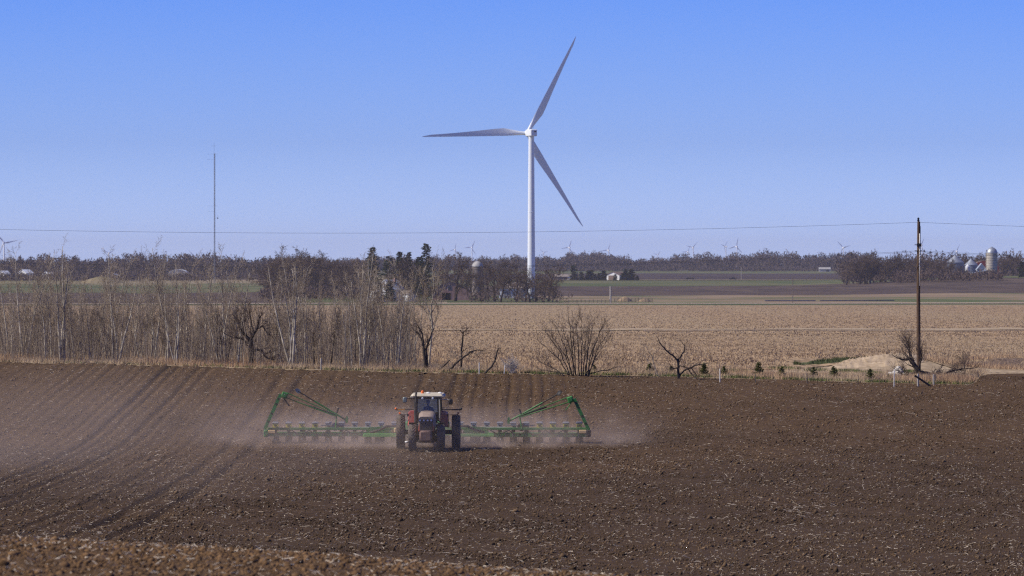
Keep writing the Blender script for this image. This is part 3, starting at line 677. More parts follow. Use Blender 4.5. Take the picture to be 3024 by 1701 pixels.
# gnarled apple tree, base at (742, 1070)
drawn('apple_tree', (742, 1071), 411, [
  [(743, 1073, .25), (742, 1050, .21), (744, 1030, .20), (741, 1008, .18), (743, 990, .15)],
  [(742, 1000, .13), (730, 985, .10), (716, 972, .08), (706, 955, .05), (700, 930, .03)],
  [(743, 992, .13), (750, 975, .10), (760, 962, .08), (764, 940, .05), (772, 915, .03)],
  [(743, 1008, .11), (730, 1002, .09), (712, 990, .07), (690, 988, .05), (660, 974, .03)],
  [(744, 1030, .13), (757, 1024, .12), (772, 1026, .10), (780, 1042, .09), (792, 1050, .07), (808, 1052, .05)],
  [(762, 960, .06), (776, 955, .05), (786, 972, .03)],
  [(716, 972, .06), (722, 940, .04), (726, 905, .02)], [(750, 975, .06), (742, 945, .04), (736, 910, .02)]],
  BD, TD, 'gnarled black apple tree with a drooping arm in front of the poplar thicket', seed=11, twigs=13, tl=.9, tr=.016)
# two dark trunks with a pale tall crown, base at (1259, 1068)
drawn('willow_tree', (1259, 1070), 407, [
  [(1256, 1072, .15), (1254, 1040, .13), (1252, 1010, .12), (1250, 985, .10), (1246, 960, .06), (1228, 930, .03)],
  [(1262, 1072, .13), (1260, 1040, .11), (1258, 1005, .10), (1270, 975, .07), (1282, 945, .04)],
  [(1252, 990, .07), (1240, 965, .05), (1222, 950, .03)]],
  BD, TD, 'dark two trunked tree standing where the thicket meets the open stubble', seed=12, twigs=9, tl=.8, tr=.014)
drawn('poplar_tree', (1270, 1062), 418, [
  [(1268, 1064, .10), (1272, 1000, .09), (1276, 930, .08), (1274, 880, .07), (1282, 830, .05), (1278, 770, .02)],
  [(1276, 940, .06), (1262, 890, .05), (1252, 850, .03), (1246, 810, .015)], [(1274, 880, .05), (1286, 840, .04), (1296, 800, .025), (1298, 765, .01)],
  [(1275, 905, .05), (1292, 870, .03), (1306, 840, .012)], [(1272, 930, .04), (1260, 905, .03), (1246, 885, .012)], [(1276, 960, .05), (1290, 920, .03), (1296, 880, .015)]],
  M['bark_pale'], TP, 'tall pale poplar growing behind the dark two trunked tree', group=G_POP, seed=13, twigs=12, tl=1.0, tr=.012, upw=.5)
drawn('dead_tree', (1363, 1066), 409, [
  [(1362, 1068, .09), (1363, 1030, .08), (1364, 995, .08), (1367, 965, .06), (1368, 950, .04)],
  [(1368, 958, .04), (1358, 948, .03), (1342, 949, .012)], [(1368, 955, .04), (1377, 948, .03), (1382, 942, .01)], [(1366, 965, .03), (1375, 962, .02), (1377, 952, .01)], [(1363, 1015, .03), (1376, 1003, .02), (1386, 1000, .01)]],
  BD, TD, 'broken dead snag with a stubby top behind the fallen limb', seed=14, twigs=5, tl=.45, tr=.01)
drawn('fallen_limb', (1320, 1070), 406, [
  [(1322, 1070, .10), (1340, 1052, .10), (1366, 1030, .09), (1388, 1012, .08), (1410, 1006, .05), (1432, 1008, .02)],
  [(1301, 1064, .07), (1316, 1048, .06), (1328, 1036, .04)], [(1388, 1012, .04), (1404, 1018, .03), (1418, 1030, .01)], [(1392, 1012, .03), (1384, 1030, .02), (1390, 1046, .01)], [(1366, 1030, .03), (1352, 1022, .02), (1340, 1026, .01)]],
  BD, TP, 'long fallen limb lying slantwise on the verge below the dead snag', 'branch', seed=15, twigs=6, tl=.6, tr=.01)
drawn('leaning_stub', (1427, 1077), 404, [
  [(1428, 1080, .10), (1440, 1068, .09), (1452, 1058, .08), (1462, 1038, .07), (1468, 1012, .06), (1473, 1002, .04)], [(1470, 1006, .03), (1478, 1012, .02), (1484, 1024, .01)], [(1462, 1038, .03), (1468, 1054, .015), (1470, 1066, .01)]],
  BD, TD, 'curved dead stub leaning beside the silvery round bush', 'branch', seed=16, twigs=4, tl=.5, tr=.01)
# silvery round bush
T = Tree(21)
for k in range(46):
    a = T.r.uniform(0, 6.28); e_ = T.r.uniform(.05, .8); prm = dict(segs=[1, 3, 2, 1], wob=[0, .12, .2, .2], up=[0, .05, .05, .0], taper=[0, .7, .7, .5], n=[0, 5, 4], ang=[0, 30, 40], ratio=[0, .4, .5], rr=[0, .6, .6], cone=[0, .2, .2], rmin=.006); prm['from'] = [0, .3, .2]
    T.limb((T.r.gauss(0, .15), T.r.gauss(0, .15), 0), (math.cos(a) * e_, math.sin(a) * e_, .9), T.r.uniform(.7, 1.25), .012, 1, prm)
tree_thing('bush', T, at(1513, 404.5), M['twig_grey'], M['twig_grey'], 'silvery grey rounded bare bush on the verge beside the bent white stake', 'bush')
# wide many-stemmed shrub at (1725, 1084)
stems = []
rs = random.Random(5)
for (x0, x1, y1) in ((1680, 1592, 985), (1684, 1606, 950), (1690, 1640, 935), (1692, 1628, 965), (1694, 1680, 915), (1700, 1690, 925), (1718, 1716, 920), (1722, 1735, 935), (1728, 1755, 925), (1732, 1770, 960), (1738, 1800, 950), (1738, 1790, 985), (1730, 1742, 945), (1700, 1660, 945), (1712, 1702, 930), (1736, 1780, 930)):
    xm = x0 + (x1 - x0) * .35; ym = 1084 + (y1 - 1084) * .5
    stems.append([(x0, 1087, .055), (x0 + (xm - x0) * .5, 1084 + (ym - 1084) * .5, .05), (xm, ym, .042), (x0 + (x1 - x0) * .7, ym + (y1 - ym) * .55, .026), (x1, y1, .010)])
stems.append([(1668, 1086, .05), (1640, 1066, .04), (1610, 1052, .03), (1572, 1032, .015)]); stems.append([(1745, 1078, .05), (1775, 1070, .04), (1800, 1066, .03), (1836, 1058, .012)]); stems.append([(1680, 1080, .04), (1650, 1075, .035), (1600, 1070, .015)])
drawn('shrub', (1712, 1086), 402, stems, BD, TD, 'wide many stemmed bare shrub fanning out in front of the stubble, widest on the verge', 'shrub', seed=17, twigs=14, tl=.95, tr=.009, depth=1.6, upw=.35, thick=.72)
# small dead tree at (2003, 1087)
drawn('dead_tree', (2004, 1089), 400, [
  [(2004, 1092, .15), (2003, 1070, .13), (2003, 1048, .12), (2001, 1033, .11)],
  [(2001, 1034, .09), (1985, 1018, .08), (1966, 1004, .07), (1950, 985, .05), (1940, 965, .02)], [(2002, 1034, .08), (2012, 1020, .07), (2021, 1006, .06), (2021, 990, .04), (2010, 976, .015)],
  [(2006, 1080, .08), (2020, 1064, .08), (2038, 1056, .08), (2058, 1048, .06), (2082, 1044, .04), (2100, 1045, .015)], [(2003, 1056, .06), (1990, 1058, .05), (1972, 1062, .02)],
  [(2030, 1058, .06), (2044, 1076, .05), (2056, 1088, .03)], [(2040, 1056, .05), (2052, 1070, .04), (2062, 1086, .02)], [(2000, 1050, .05), (2016, 1052, .05), (2032, 1056, .04)]],
  BD, TD, 'small gnarled dead tree with a long side arm among the young spruces', seed=18, twigs=7, tl=.6, tr=.009, thick=.75)
drawn('dead_sapling', (1946, 1089), 402, [[(1948, 1090, .03), (1938, 1072, .03), (1930, 1050, .028), (1926, 1028, .022), (1916, 1010, .01)], [(1930, 1050, .02), (1928, 1030, .018), (1931, 1015, .008)], [(1934, 1064, .02), (1912, 1040, .015), (1895, 1012, .007)]],
  M['bark_pale'], TP, 'thin pale dead sapling beside the second young spruce', seed=19, twigs=6, tl=.7, tr=.008)
# fallen gnarled tree round the foot of the utility pole
drawn('fallen_tree', (2708, 1088), 408, [
  [(2720, 1096, .24), (2716, 1078, .24), (2706, 1058, .20), (2694, 1042, .17), (2686, 1032, .12), (2676, 1034, .10), (2662, 1034, .07), (2648, 1028, .04), (2635, 1020, .02)],
  [(2716, 1074, .20), (2735, 1076, .20), (2752, 1078, .16), (2772, 1080, .12), (2796, 1082, .09), (2812, 1084, .07), (2828, 1088, .04)],
  [(2786, 1079, .09), (2800, 1072, .08), (2820, 1066, .07), (2842, 1062, .05), (2866, 1062, .03), (2890, 1060, .012)],
  [(2846, 1062, .05), (2850, 1052, .04), (2844, 1044, .02)], [(2850, 1064, .03), (2848, 1076, .02), (2842, 1084, .01)],
  [(2700, 1050, .08), (2690, 1012, .05), (2672, 985, .03)], [(2690, 1036, .06), (2684, 1000, .04), (2676, 975, .02)], [(2712, 1066, .08), (2722, 1030, .05), (2716, 1005, .02)], [(2702, 1072, .10), (2684, 1080, .08), (2666, 1078, .05), (2658, 1070, .02)],
  [(2742, 1078, .06), (2744, 1098, .04), (2748, 1104, .02)], [(2700, 1080, .06), (2704, 1098, .04), (2710, 1104, .02)]],
  BD, TD, 'fallen gnarled tree with tangled twigs lying round the foot of the utility pole', seed=20, twigs=24, tl=.85, tr=.010, depth=1.2, thick=.9)
drawn('fallen_limb', (2858, 1086), 409, [[(2842, 1084, .05), (2852, 1083, .06), (2862, 1080, .06), (2868, 1082, .02)], [(2856, 1082, .05), (2864, 1086, .03)]], BD, TD, 'short black broken limb lying at the far tip of the fallen tree', 'branch', seed=22, twigs=2, tl=.3, tr=.01)

# young spruces along the verge
def spruce(T, h, w, rows=7, per=11, r=.02):
    """little conifer: drooping sprays of flat needles round a stem"""
    V = []; n = 0; rr = T.r; q = MB()
    T.tr.tube([(0, 0, -.1), (0, 0, h * .96)], [r, r * .25], 5)
    pts = []
    for k in range(rows):
        f = (k + .3) / rows; z = h * (.06 + .9 * f); L = w * (1 - f) ** .75 + .04 * h
        for j in range(max(4, int(per * (1 - f * .6)))):
            a = rr.uniform(0, 6.28); ll = L * rr.uniform(.7, 1.15)
            d = Vector((math.cos(a), math.sin(a), rr.uniform(-.1, .45))); p = Vector((0, 0, z))
            for s_ in range(5):
                e_ = p + d * ll * (.25 + .75 * s_ / 4); sd = d.cross(Vector((rr.gauss(0, .5), rr.gauss(0, .5), 1))).normalized()
                dd_ = (d + sd * rr.uniform(-1, 1) + Vector((0, 0, rr.uniform(-.1, .5)))).normalized(); wd = h * .042
                pts.append((e_ - dd_ * h * .05, e_ + dd_ * h * rr.uniform(.07, .13) + Vector((0, 0, .01)), sd * wd))
    V = []; Tt = []
    for a, b, sd in pts:
        i = len(V); V += [tuple(a - sd), tuple(a + sd), tuple(b)]; Tt.append((i, i + 1, i + 2))
    return np_mesh('crown', np.array(V), np.array(Tt))
sprs = [(1755, 1084, .52, 'tiny half hidden young spruce at the foot of the wide many stemmed shrub'), (1919, 1087, .68, 'young spruce beside the thin pale dead sapling'), (1983, 1089, .48, 'low wide young spruce beside the small gnarled dead tree'),
        (2080, 1092, .78, 'plump young spruce between the dead tree and the white stake'), (2139, 1096, .58, 'low young spruce just inside the white stake'), (2241, 1098, .86, 'tallest young spruce, pointed, standing alone mid row'),
        (2309, 1103, .66, 'leaning round young spruce next to the tallest one, before the ditch'), (2402, 1106, .70, 'young spruce below the green ditch bank'), (2462, 1106, .74, 'young spruce standing on the tan mound side of the ditch'), (2569, 1110, .70, 'last full young spruce before the white rock pile'), (2624, 1107, .34, 'smallest sapling spruce beside the white stake near the rocks')]
G_SPR = 'young spruces planted in a row on the verge'
for k, (p, y, h, lab) in enumerate(sprs):
    T = Tree(600 + k); D = edge_px(p) + 3.2 + (k % 3) * .8
    t = thing('spruce_tree', at(p, D), lab, 'tree', G_SPR); h *= 1.22; me = spruce(T, h, h * (.42 if k != 5 else .38), 12, 15)
    link('trunk', T.tr.mesh('trunk'), BD, t); link('crown', me, M['needles_young'], t)

# ---------------- farm trees (about 2.7 km away)
OAK = dict(segs=[5, 5, 4, 2, 1], wob=[.08, .17, .20, .2, .2], up=[.03, .06, .04, .04, .02], taper=[.5, .7, .7, .6, .5], n=[10, 8, 5, 4], ang=[48, 42, 40, 40], ratio=[.80, .55, .5, .55], rr=[.50, .55, .6, .7], cone=[.40, .2, .2, .2], rmin=.045)
OAK['from'] = [.22, .18, .2, .2]
def oak(seed, h, r, prm=OAK, lean=.05):
    T = Tree(seed); T.limb((0, 0, -.3), (T.r.gauss(0, lean), T.r.gauss(0, lean), 1), h * .55, r, 0, prm); return T
oaks = {}; OH = {}
def place_oak(p, D, h, label, group, kind='brown', seed=None, gy=None):
    key = (kind, seed if seed is not None else int(rng.integers(0, 4)))
    b = at(p, D); rz = float(rng.uniform(0, 6.28))
    if key not in oaks:
        T = oak(800 + 17 * key[1] + len(kind), 15.0, .42)
        mt = {'brown': M['twig_brown'], 'dark': M['twig_brown']}[kind]
        oaks[key] = tree_thing('bare_tree', T, b, M['farm_bark'], mt, label, 'tree', group, rz)
        OH[key] = max(v.co.z for ch_ in oaks[key].children for v in ch_.data.vertices)
        o_ = oaks[key]
    else: o_ = copy_thing(oaks[key], b, rz, 1, label, group)
    s_ = h / OH[key]; o_.scale = (s_ * float(rng.uniform(.9, 1.15)), s_, s_)
    return o_
def ht(ytop, p, D): return wz(ytop, D) - gz((p - 1512) / F * D, D)
G_FARM = 'bare trees round the white farmhouse'
for (p, D, yt, lab) in ((1140, 2660, 806, 'low dark bare tree across the farmhouse front'), (1203, 2690, 748, 'dark bare tree beside the farmhouse gable'), (1345, 2700, 742, 'largest bare farm tree, thick trunk in front of the pink barn'), 
        (1395, 2700, 790, 'low bushy bare tree in front of the dark silo'), (1462, 2680, 762, 'bare tree between the dark silo and the machine shed'), (1478, 2660, 790, 'slender bare tree at the near end of the machine shed'), (1525, 2670, 765, 'forked bare tree in front of the machine shed'),
        (1552, 2660, 800, 'leaning bare tree at the foot of the big turbine'), (1582, 2670, 795, 'bare tree just beyond the big turbine tower'), (1618, 2690, 775, 'crooked bare tree reaching high at the end of the farm grove'), (1606, 2650, 820, 'low spreading bare tree at the end of the farm grove'), (1566, 2640, 786, 'bare tree right before the big turbine tower'), (1420, 2690, 770, 'bare tree hiding one side of the dark silo'), (1632, 2660, 835, 'last low bushy tree of the farm grove by the open fields'), (1322, 2830, 752, 'bare tree between the tall spruce and the pink barn'), (1225, 2850, 760, 'bare tree behind the farmhouse between two spruces'), (1440, 3300, 752, 'round topped bare tree far behind the dark silo'), (1472, 3300, 748, 'rounded brown bare crown behind the machine shed')):
    place_oak(p, D, ht(yt, p, D), lab, G_FARM, 'dark' if D < 2800 else 'brown')
G_GR = 'bare trees of the grove behind the poplars'
for k in range(30):
    p = 780 + 300 * (k + rng.random()) / 30; D = float(rng.uniform(2850, 3150)); yt = float(np.interp(p, [780, 840, 880, 960, 1080], [772, 752, 748, 756, 765]) + rng.normal(0, 5))
    if k == 8: p, yt = 862, 722
    if k == 12: p, yt = 905, 724
    lab = 'reddish bare tree of the grove seen through the poplar thicket beside the farm'
    if k == 8: lab = 'tallest bare tree of the grove, spiky top above the skyline, nearer the mast'
    if k == 12: lab = 'spiky high bare treetop of the grove, nearer the farm'
    place_oak(p, D, ht(yt, p, D), lab, G_GR)
G_RG = 'bare trees of the far farm grove by the grain bins'
for k in range(38):
    p = [2500, 2520, 2540, 2555, 2580, 2600, 2615, 2640, 2660, 2680, 2695, 2712, 2730, 2750, 2775, 2800, 2690, 2640, 2570, 2760, 2560, 2788, 2806, 2836, 2852][k] if k < 25 else 2770 + 290 * (k - 25 + rng.random()) / 13
    D = float(rng.uniform(3560, 3640) if k < 25 else rng.uniform(3950, 4200)); yt = float(np.interp(p, [2490, 2530, 2560, 2620, 2680, 2740, 2800, 2850, 2900, 3040], [772, 752, 745, 750, 752, 752, 765, 744, 752, 738]) + rng.normal(0, 6))
    if k in (13, 14, 15): yt += 12
    lab = 'bare tree in the dense grove between the utility pole and the dark fields' if p < 2700 else ('bare tree standing by the grain bins beyond the utility pole' if k < 25 else 'bare tree behind the grain bins and the tall silo')
    if 21 <= k < 25: yt = [768, 760, 782, 790][k - 21]
    place_oak(p, D, ht(yt, p, D), lab, G_RG)
# low brush in front of the far farm
# ---------------- spruces of the farm
def big_spruce(seed, h, w, top=.0):
    T = Tree(seed); rr = T.r; T.tr.tube([(0, 0, -.3), (0, 0, h * .97)], [.28, .05], 6); V = []; Tt = []
    rows = int(h / .55)
    for k in range(rows):
        f = k / rows; z = h * (.08 + .92 * f); L = w * ((1 - f) ** .8 + .10) * rr.uniform(.6, 1.15)
        for j in range(int(9 + 6 * (1 - f))):
            a = rr.uniform(0, 6.28); ll = L * rr.uniform(.55, 1.1); d = Vector((math.cos(a), math.sin(a), rr.uniform(-.25, .3)))
            for s_ in range(4):
                e_ = Vector((0, 0, z)) + d * ll * (.3 + .7 * s_ / 3); sd = Vector((rr.gauss(0, 1), rr.gauss(0, 1), rr.gauss(0, .4))).normalized() * .6
                b = e_ + d * rr.uniform(.4, 1.1) + Vector((0, 0, rr.uniform(-.4, .35))); i = len(V); V += [tuple(e_ - sd), tuple(e_ + sd), tuple(b)]; Tt.append((i, i + 1, i + 2))
    return T.tr.mesh('trunk'), np_mesh('crown', np.array(V), np.array(Tt))
G_SP = 'dark spruces round the white farmhouse'
for k, (p, D, yt, wd, lab) in enumerate(((1100, 2725, 729, 6.6, 'tall dark spruce with a tufted top at the outer end of the farmhouse'), (1150, 2735, 755, 9.0, 'broad dark spruce in front of the farmhouse roof'), (1180, 2722, 742, 5.4, 'narrow dark spruce behind the farmhouse gable'), (1207, 2740, 744, 5.0, 'thin brownish spruce behind the farmhouse'), (1258, 2690, 718, 6.6, 'tallest dark spruce with a twin top between the farmhouse and the pink barn'), (1238, 2700, 758, 6.2, 'short dark spruce close to the twin topped spruce'), (1120, 2655, 838, 3.4, 'bushy low evergreen beside the farmhouse wall'), (1151, 2650, 826, 2.8, 'slim low evergreen in front of the farmhouse wing'))):
    t = thing('spruce_tree', at(p, D), lab, 'tree', G_SP); tm, cm = big_spruce(900 + k, ht(yt, p, D), wd); link('trunk', tm, M['farm_bark'], t); link('crown', cm, M['needles'], t)
G_ROW = 'small evergreens lined up by the far white barn'
tm, cm = big_spruce(950, 7.0, 2.3); me_t, me_c = tm, cm; first_row = None
for k, (p, h, D, where) in enumerate(((1694, 12, 4400, 'tall evergreen clump beside the low grey shed'), (1717, 7, 4380, 'lone evergreen between the grey shed and the white barn'), (1737, 8, 4380, 'evergreen third along from the grey shed'), (1746, 8, 4390, 'evergreen touching the third one from the grey shed'), (1758, 5, 4380, 'low evergreen halfway to the white barn'), (1770, 6, 4380, 'evergreen second before the white barn'), (1783, 8, 4380, 'evergreen at the near corner of the white barn'), (1817, 5, 4360, 'small evergreen right in front of the white barn wall'), (1838, 6, 4380, 'small evergreen just past the white barn'), (1848, 9, 4380, 'evergreen second past the white barn'), (1864, 9, 4380, 'broad evergreen second from the open end of the row'), (1882, 4, 4380, 'last tiny evergreen at the open end of the row'))):
    if first_row is None:
        t = first_row = thing('evergreen_tree', at(p, D), where, 'tree', G_ROW); link('trunk', tm, M['farm_bark'], t); link('crown', cm, M['needles'], t); t.scale = (h / 7,) * 3
    else: copy_thing(first_row, at(p, D), float(rng.uniform(0, 6)), (h / 7 * 1.25, h / 7 * 1.25, h / 7), where)
G_LE = 'dark evergreens among the far houses'
for k, (p, h, D) in enumerate(((252, 9, 4900), (262, 10, 4900), (272, 11, 4900), (283, 12, 4900), (292, 13, 4900), (300, 11, 4900), (240, 8, 4900), (42, 9, 4900))):
    copy_thing(first_row, at(p, D), float(rng.uniform(0, 6)), (h / 7 * 1.3, h / 7 * 1.3, h / 7), 'dark evergreen in the clump among the far white houses' if p > 100 else 'lone dark evergreen beside the outermost far house', G_LE)
t = copy_thing(first_row, at(3018, 3700), 1, (1.3, 1.3, 1.5), 'blue grey evergreen at the outer edge beyond the red barn'); t['group'] = 'lone evergreens'

# ---------------- far woods: masses of bare crowns, past counting
def woods(name, p0, p1, D0, D1, n, ytop, m, ts=1.7, per=60, wid=4.2, gaps=()):
    px = rng.uniform(p0, p1, n)
    for a_, b_ in gaps: px = px[(px < a_) | (px > b_)]
    n = len(px); D = rng.uniform(D0, D1, n); X = (px - 1512) / F * D; g_ = ground(X, D)
    H = np.maximum(CZ - (np.array([ytop(p) for p in px]) - 5 - HOR) / F * D - g_, 5) * rng.uniform(.60, 1.10, n)
    u = rng.normal(0, 1, (n, per, 3)); u /= np.linalg.norm(u, axis=2, keepdims=True); u *= rng.random((n, per, 1)) ** .35
    Cc = np.stack([X, D, g_ + H * .50], 1)[:, None] + u * np.stack([np.full(n, wid) * rng.uniform(.7, 1.3, n), np.full(n, wid), H * .50], 1)[:, None]
    a = rng.normal(0, 1, (n, per, 3)); a /= np.linalg.norm(a, axis=2, keepdims=True); b = np.cross(a, rng.normal(0, 1, (n, per, 3))); b /= np.linalg.norm(b, axis=2, keepdims=True)
    s_ = ts * rng.uniform(.5, 1.3, (n, per, 1)); a[..., 2] = np.abs(a[..., 2]) + .3
    V = np.stack([Cc - b * s_ * .42, Cc + b * s_ * .42, Cc + a * s_ * 1.15], 2).reshape(-1, 3)
    trk = seg_mesh('t', np.stack([X, D, g_ - .5], 1), np.stack([X, D, g_ + H * .6], 1), np.full(n, .22), np.full(n, .1))
    bpy.data.meshes.remove(trk)
    return tag(link(name, np_mesh(name, V, np.arange(len(V)).reshape(-1, 3)), m), kind='stuff')
lum = lambda p: 4.5 * math.sin(p / 37.0) + 4 * math.sin(p / 13.0 + 1) + 2.5 * math.sin(p / 5.3)
woods('far_woods', -300, 860, 4780, 5500, 900, lambda p: np.interp(p, [-300, 0, 120, 250, 300, 460, 560, 700, 860], [770, 766, 762, 768, 764, 754, 754, 766, 766]) + lum(p), M['woods'], 1.4, 110)
woods('far_brush', -300, 860, 4290, 4440, 420, lambda p: 809 + lum(p) * .5, M['woods'], .9, 70, 3.6)
woods('far_woods', 800, 1720, 6800, 7400, 600, lambda p: np.interp(p, [800, 1100, 1350, 1500, 1620, 1720], [768, 768, 764, 764, 764, 760]) + lum(p), M['woods'], 1.6, 115, 6)
woods('far_woods', 1560, 2560, 6800, 7300, 680, lambda p: np.interp(p, [1560, 1700, 1800, 2000, 2150, 2300, 2560], [764, 762, 766, 764, 754, 750, 753]) + lum(p), M['woods'], 1.6, 115, 6)
woods('far_brush', 1400, 2560, 6650, 6780, 300, lambda p: 791 + lum(p) * .5, M['woods'], 1.2, 70, 6)
woods('hill_woods', 1666, 1812, 8200, 8500, 150, lambda p: np.interp(p, [1660, 1680, 1740, 1766, 1772, 1812], [758, 750, 747, 754, 750, 756]) + lum(p) * .4, M['woods'], 1.8, 110, 7)
woods('farm_woods', 2480, 3330, 4350, 4650, 420, lambda p: np.interp(p, [2480, 2540, 2720, 2800, 2860, 2900, 3330], [770, 756, 756, 752, 748, 756, 744]) + lum(p), M['woods'], 1.3, 110)
woods('grove_woods', 775, 1085, 3150, 3300, 120, lambda p: 772 + lum(p), M['woods_near'], 1.0, 90, 3.6)
woods('grove_brush', 770, 1090, 2760, 2840, 150, lambda p: 850 + lum(p), M['woods_near'], .9, 46, 3)
woods('farm_brush', 2640, 2960, 3480, 3540, 190, lambda p: 800 + lum(p), M['woods_near'], .8, 44, 2.6)
woods('farm_brush', 2490, 2660, 3600, 3640, 90, lambda p: 800 + lum(p), M['woods_near'], .9, 44, 2.8)
woods('yard_brush', 1385, 1680, 2625, 2680, 46, lambda p: 880 + lum(p), M['woods_near'], .7, 34, 2.2)
# ------------------------------------------------------------------ the big wind turbine
def blade_mesh(L, k=1.0):
    secs = []
    for s_ in (0, .03, .07, .12, .17, .22, .28, .36, .46, .58, .70, .82, .92, .97, 1.0):
        ch = float(np.interp(s_, [0, .05, .12, .22, .30, .5, .75, .93, 1], [1.8, 1.8, 2.7, 3.95, 3.7, 2.65, 1.6, 1.0, .2])) * k
        th = float(np.interp(s_, [0, .05, .12, .22, .4, .7, 1], [1.75, 1.75, 1.5, 1.0, .6, .32, .05])) * k
        le = float(np.interp(s_, [0, .05, .22, .6, 1], [-.875, -.875, -1.0, -.75, -.35])) * k
        tw = R(float(np.interp(s_, [0, .2, .6, 1], [14, 11, 4, 0])))
        pts = []
        for j in range(14):
            a = 2 * math.pi * j / 14; c = (1 - math.cos(a)) / 2
            rnd = float(np.interp(s_, [0, .05, .2], [1, 1, 0]))
            air = 2.6 * (.2969 * math.sqrt(c + 1e-6) - .126 * c - .3516 * c * c + .2843 * c ** 3 - .1036 * c ** 4) * 1.1
            y = (math.sin(a) * rnd * .5 + (1 - rnd) * (air * .72 if math.sin(a) >= 0 else -air * .5)) * th
            x = le + ch * c
            pts.append((x * math.cos(tw) - y * math.sin(tw), x * math.sin(tw) + y * math.cos(tw), s_ * L))
        secs.append(pts)
    q = MB(); q.loft(secs); return q.mesh('blade')
def turbine(loc, hubh, L, ang0, yaw, label, group=None, m=None, simple=False, k=1.0, overhang=6.4, dia=(4.1, 2.75)):
    """rotor seen from behind; yaw turns the axis; ang0 is the first blade's angle as seen from the camera"""
    m = m or M['white_steel']
    t = thing('wind_turbine', loc, label, 'wind turbine', group, yaw)
    h = hubh
    q = MB(); prof = [(dia[0] / 2 * k, -1), (dia[0] / 2 * k, 0)] + [((dia[0] + (dia[1] - dia[0]) * f) / 2 * k, f * (h - 1.7 * k)) for f in (.25, .3, .5, .55, .75, .8, 1.0)]
    q.lathe(prof, 12 if simple else 36); tw = q.build('tower', m, t, 'auto')
    if not simple:
        for f in (.27, .52, .77):
            rr_ = (dia[0] + (dia[1] - dia[0]) * f) / 2
            q = MB(); q.lathe([(rr_ + .02, f * h), (rr_ + .05, f * h + .02), (rr_ + .05, f * h + .2), (rr_ + .02, f * h + .22)], 36); q.build('flange', m, tw, 'auto')
    q = MB()
    if simple: q.box((0, 1.0, h), (3.2, 9, 3.2))
    else: q.box((0, .1, h), (3.35, 8.8, 3.4), bev=.28)
    nc = q.build('nacelle', m, t)
    if not simple:
        q = MB(); q.box((.62, -4.32, h + .55), (1.15, .06, .62)); q.build('vent', M['black'], nc)
        q = MB(); q.box((-.1, -2.2, h + 1.78), (1.6, 1.8, .16), bev=.04); q.build('hatch', m, nc)
        q = MB(); q.tube([(-.1, -3.2, h + 1.7), (-.1, -3.2, h + 2.9)], .045, 5); q.tube([(-.45, -3.2, h + 2.75), (.25, -3.2, h + 2.75)], .03, 5); q.build('weather_mast', M['mast_steel'], nc)
    q = MB(); q.lathe([(.05, overhang + 2.3 * k), (.8 * k, overhang + 1.9 * k), (1.4 * k, overhang + 1.0 * k), (1.6 * k, overhang), (1.5 * k, overhang - 1.4 * k), (1.1 * k, overhang - 2.0 * k)], 10 if simple else 24, 'Y', (0, 0, h)); q.build('hub', m, t, 'auto')
    me = blade_mesh(L, k)
    for j in range(3):
        a = ang0 + j * 120
        b = link('blade', me, m if j == 0 else None, t, 'auto' if j == 0 else False)
        # span along the blade angle in the rotor plane, trailing edge on the clockwise side seen from the camera
        sp = Vector((math.cos(R(a)), 0, math.sin(R(a)))); ch = Vector((math.sin(R(a)), 0, -math.cos(R(a))))
        nrm = sp.cross(ch)
        b.matrix_local = Matrix(((ch.x, nrm.x, sp.x, 0), (ch.y, nrm.y, sp.y, overhang), (ch.z, nrm.z, sp.z, h), (0, 0, 0, 1)))
    return t
D = 2850.0; b = at(1569, D); hubz = wz(392.5, D)
turbine(b, hubz - b.z, 55.3, 182, R(18), 'huge white wind turbine towering behind the farm, three blades spread against the sky')
G_T = 'far wind turbines on the horizon'
far_t = [  # hub px, hub row, blade px, first blade angle, yaw, label
 (12, 717, 42, 10, 10, 'largest of the far wind turbines, above the woods at the outer edge'),
 (1394, 731, 24, 62, 20, 'distant white wind turbine above the dark silo, between the pink barn and the big turbine'),
 (1344, 737, 20, 75, 25, 'very faint wind turbine tip just above the largest bare farm tree'),
 (1606, 746, 16, 20, 20, 'faint wind turbine just beyond the big tower, low over the woods'),
 (1682, 731, 25, 68, 25, 'distant wind turbine rising over the outer end of the wooded hill top'),
 (1797, 739, 24, 66, 30, 'distant wind turbine rising over the inner end of the wooded hill top'),
 (1943, 752, 16, 48, 20, 'barely visible wind turbine low over the woods beyond the white barn'),
 (2032, 744, 20, 60, 35, 'first of two wind turbines standing close together over the mid woods'),
 (2047, 731, 22, 46, 25, 'second, higher of the two wind turbines close together over the mid woods'),
 (2144, 728, 24, 44, 60, 'narrow far turbine with one blade showing, beside the brightest one'),
 (2176, 728, 27, 76, 20, 'brightest far wind turbine over the woods short of the utility pole'),
 (2491, 731, 26, 14, 20, 'far wind turbine alone above the woods before the bare grove'),
 (2722, 724, 26, 60, 30, 'far wind turbine half hidden behind the utility pole'),
 (2826, 742, 24, 58, 30, 'far wind turbine in the haze above the grain bins'),
 (572, 756, 22, 130, 15, 'faint wind turbine close beside the radio mast low over the woods'),
 (322, 748, 22, 150, 15, 'faint wind turbine low over the woods behind the seed topped poplar'),
]
for (p, y, bl, a0, yw, lab) in far_t:
    D = 40.0 * F / bl * .62; b = at(p, D); hz = wz(y, D); k = .75
    turbine(b, hz - b.z, bl / F * D, a0, R(yw), lab, G_T, M['far_white'], True, k, 4.5)

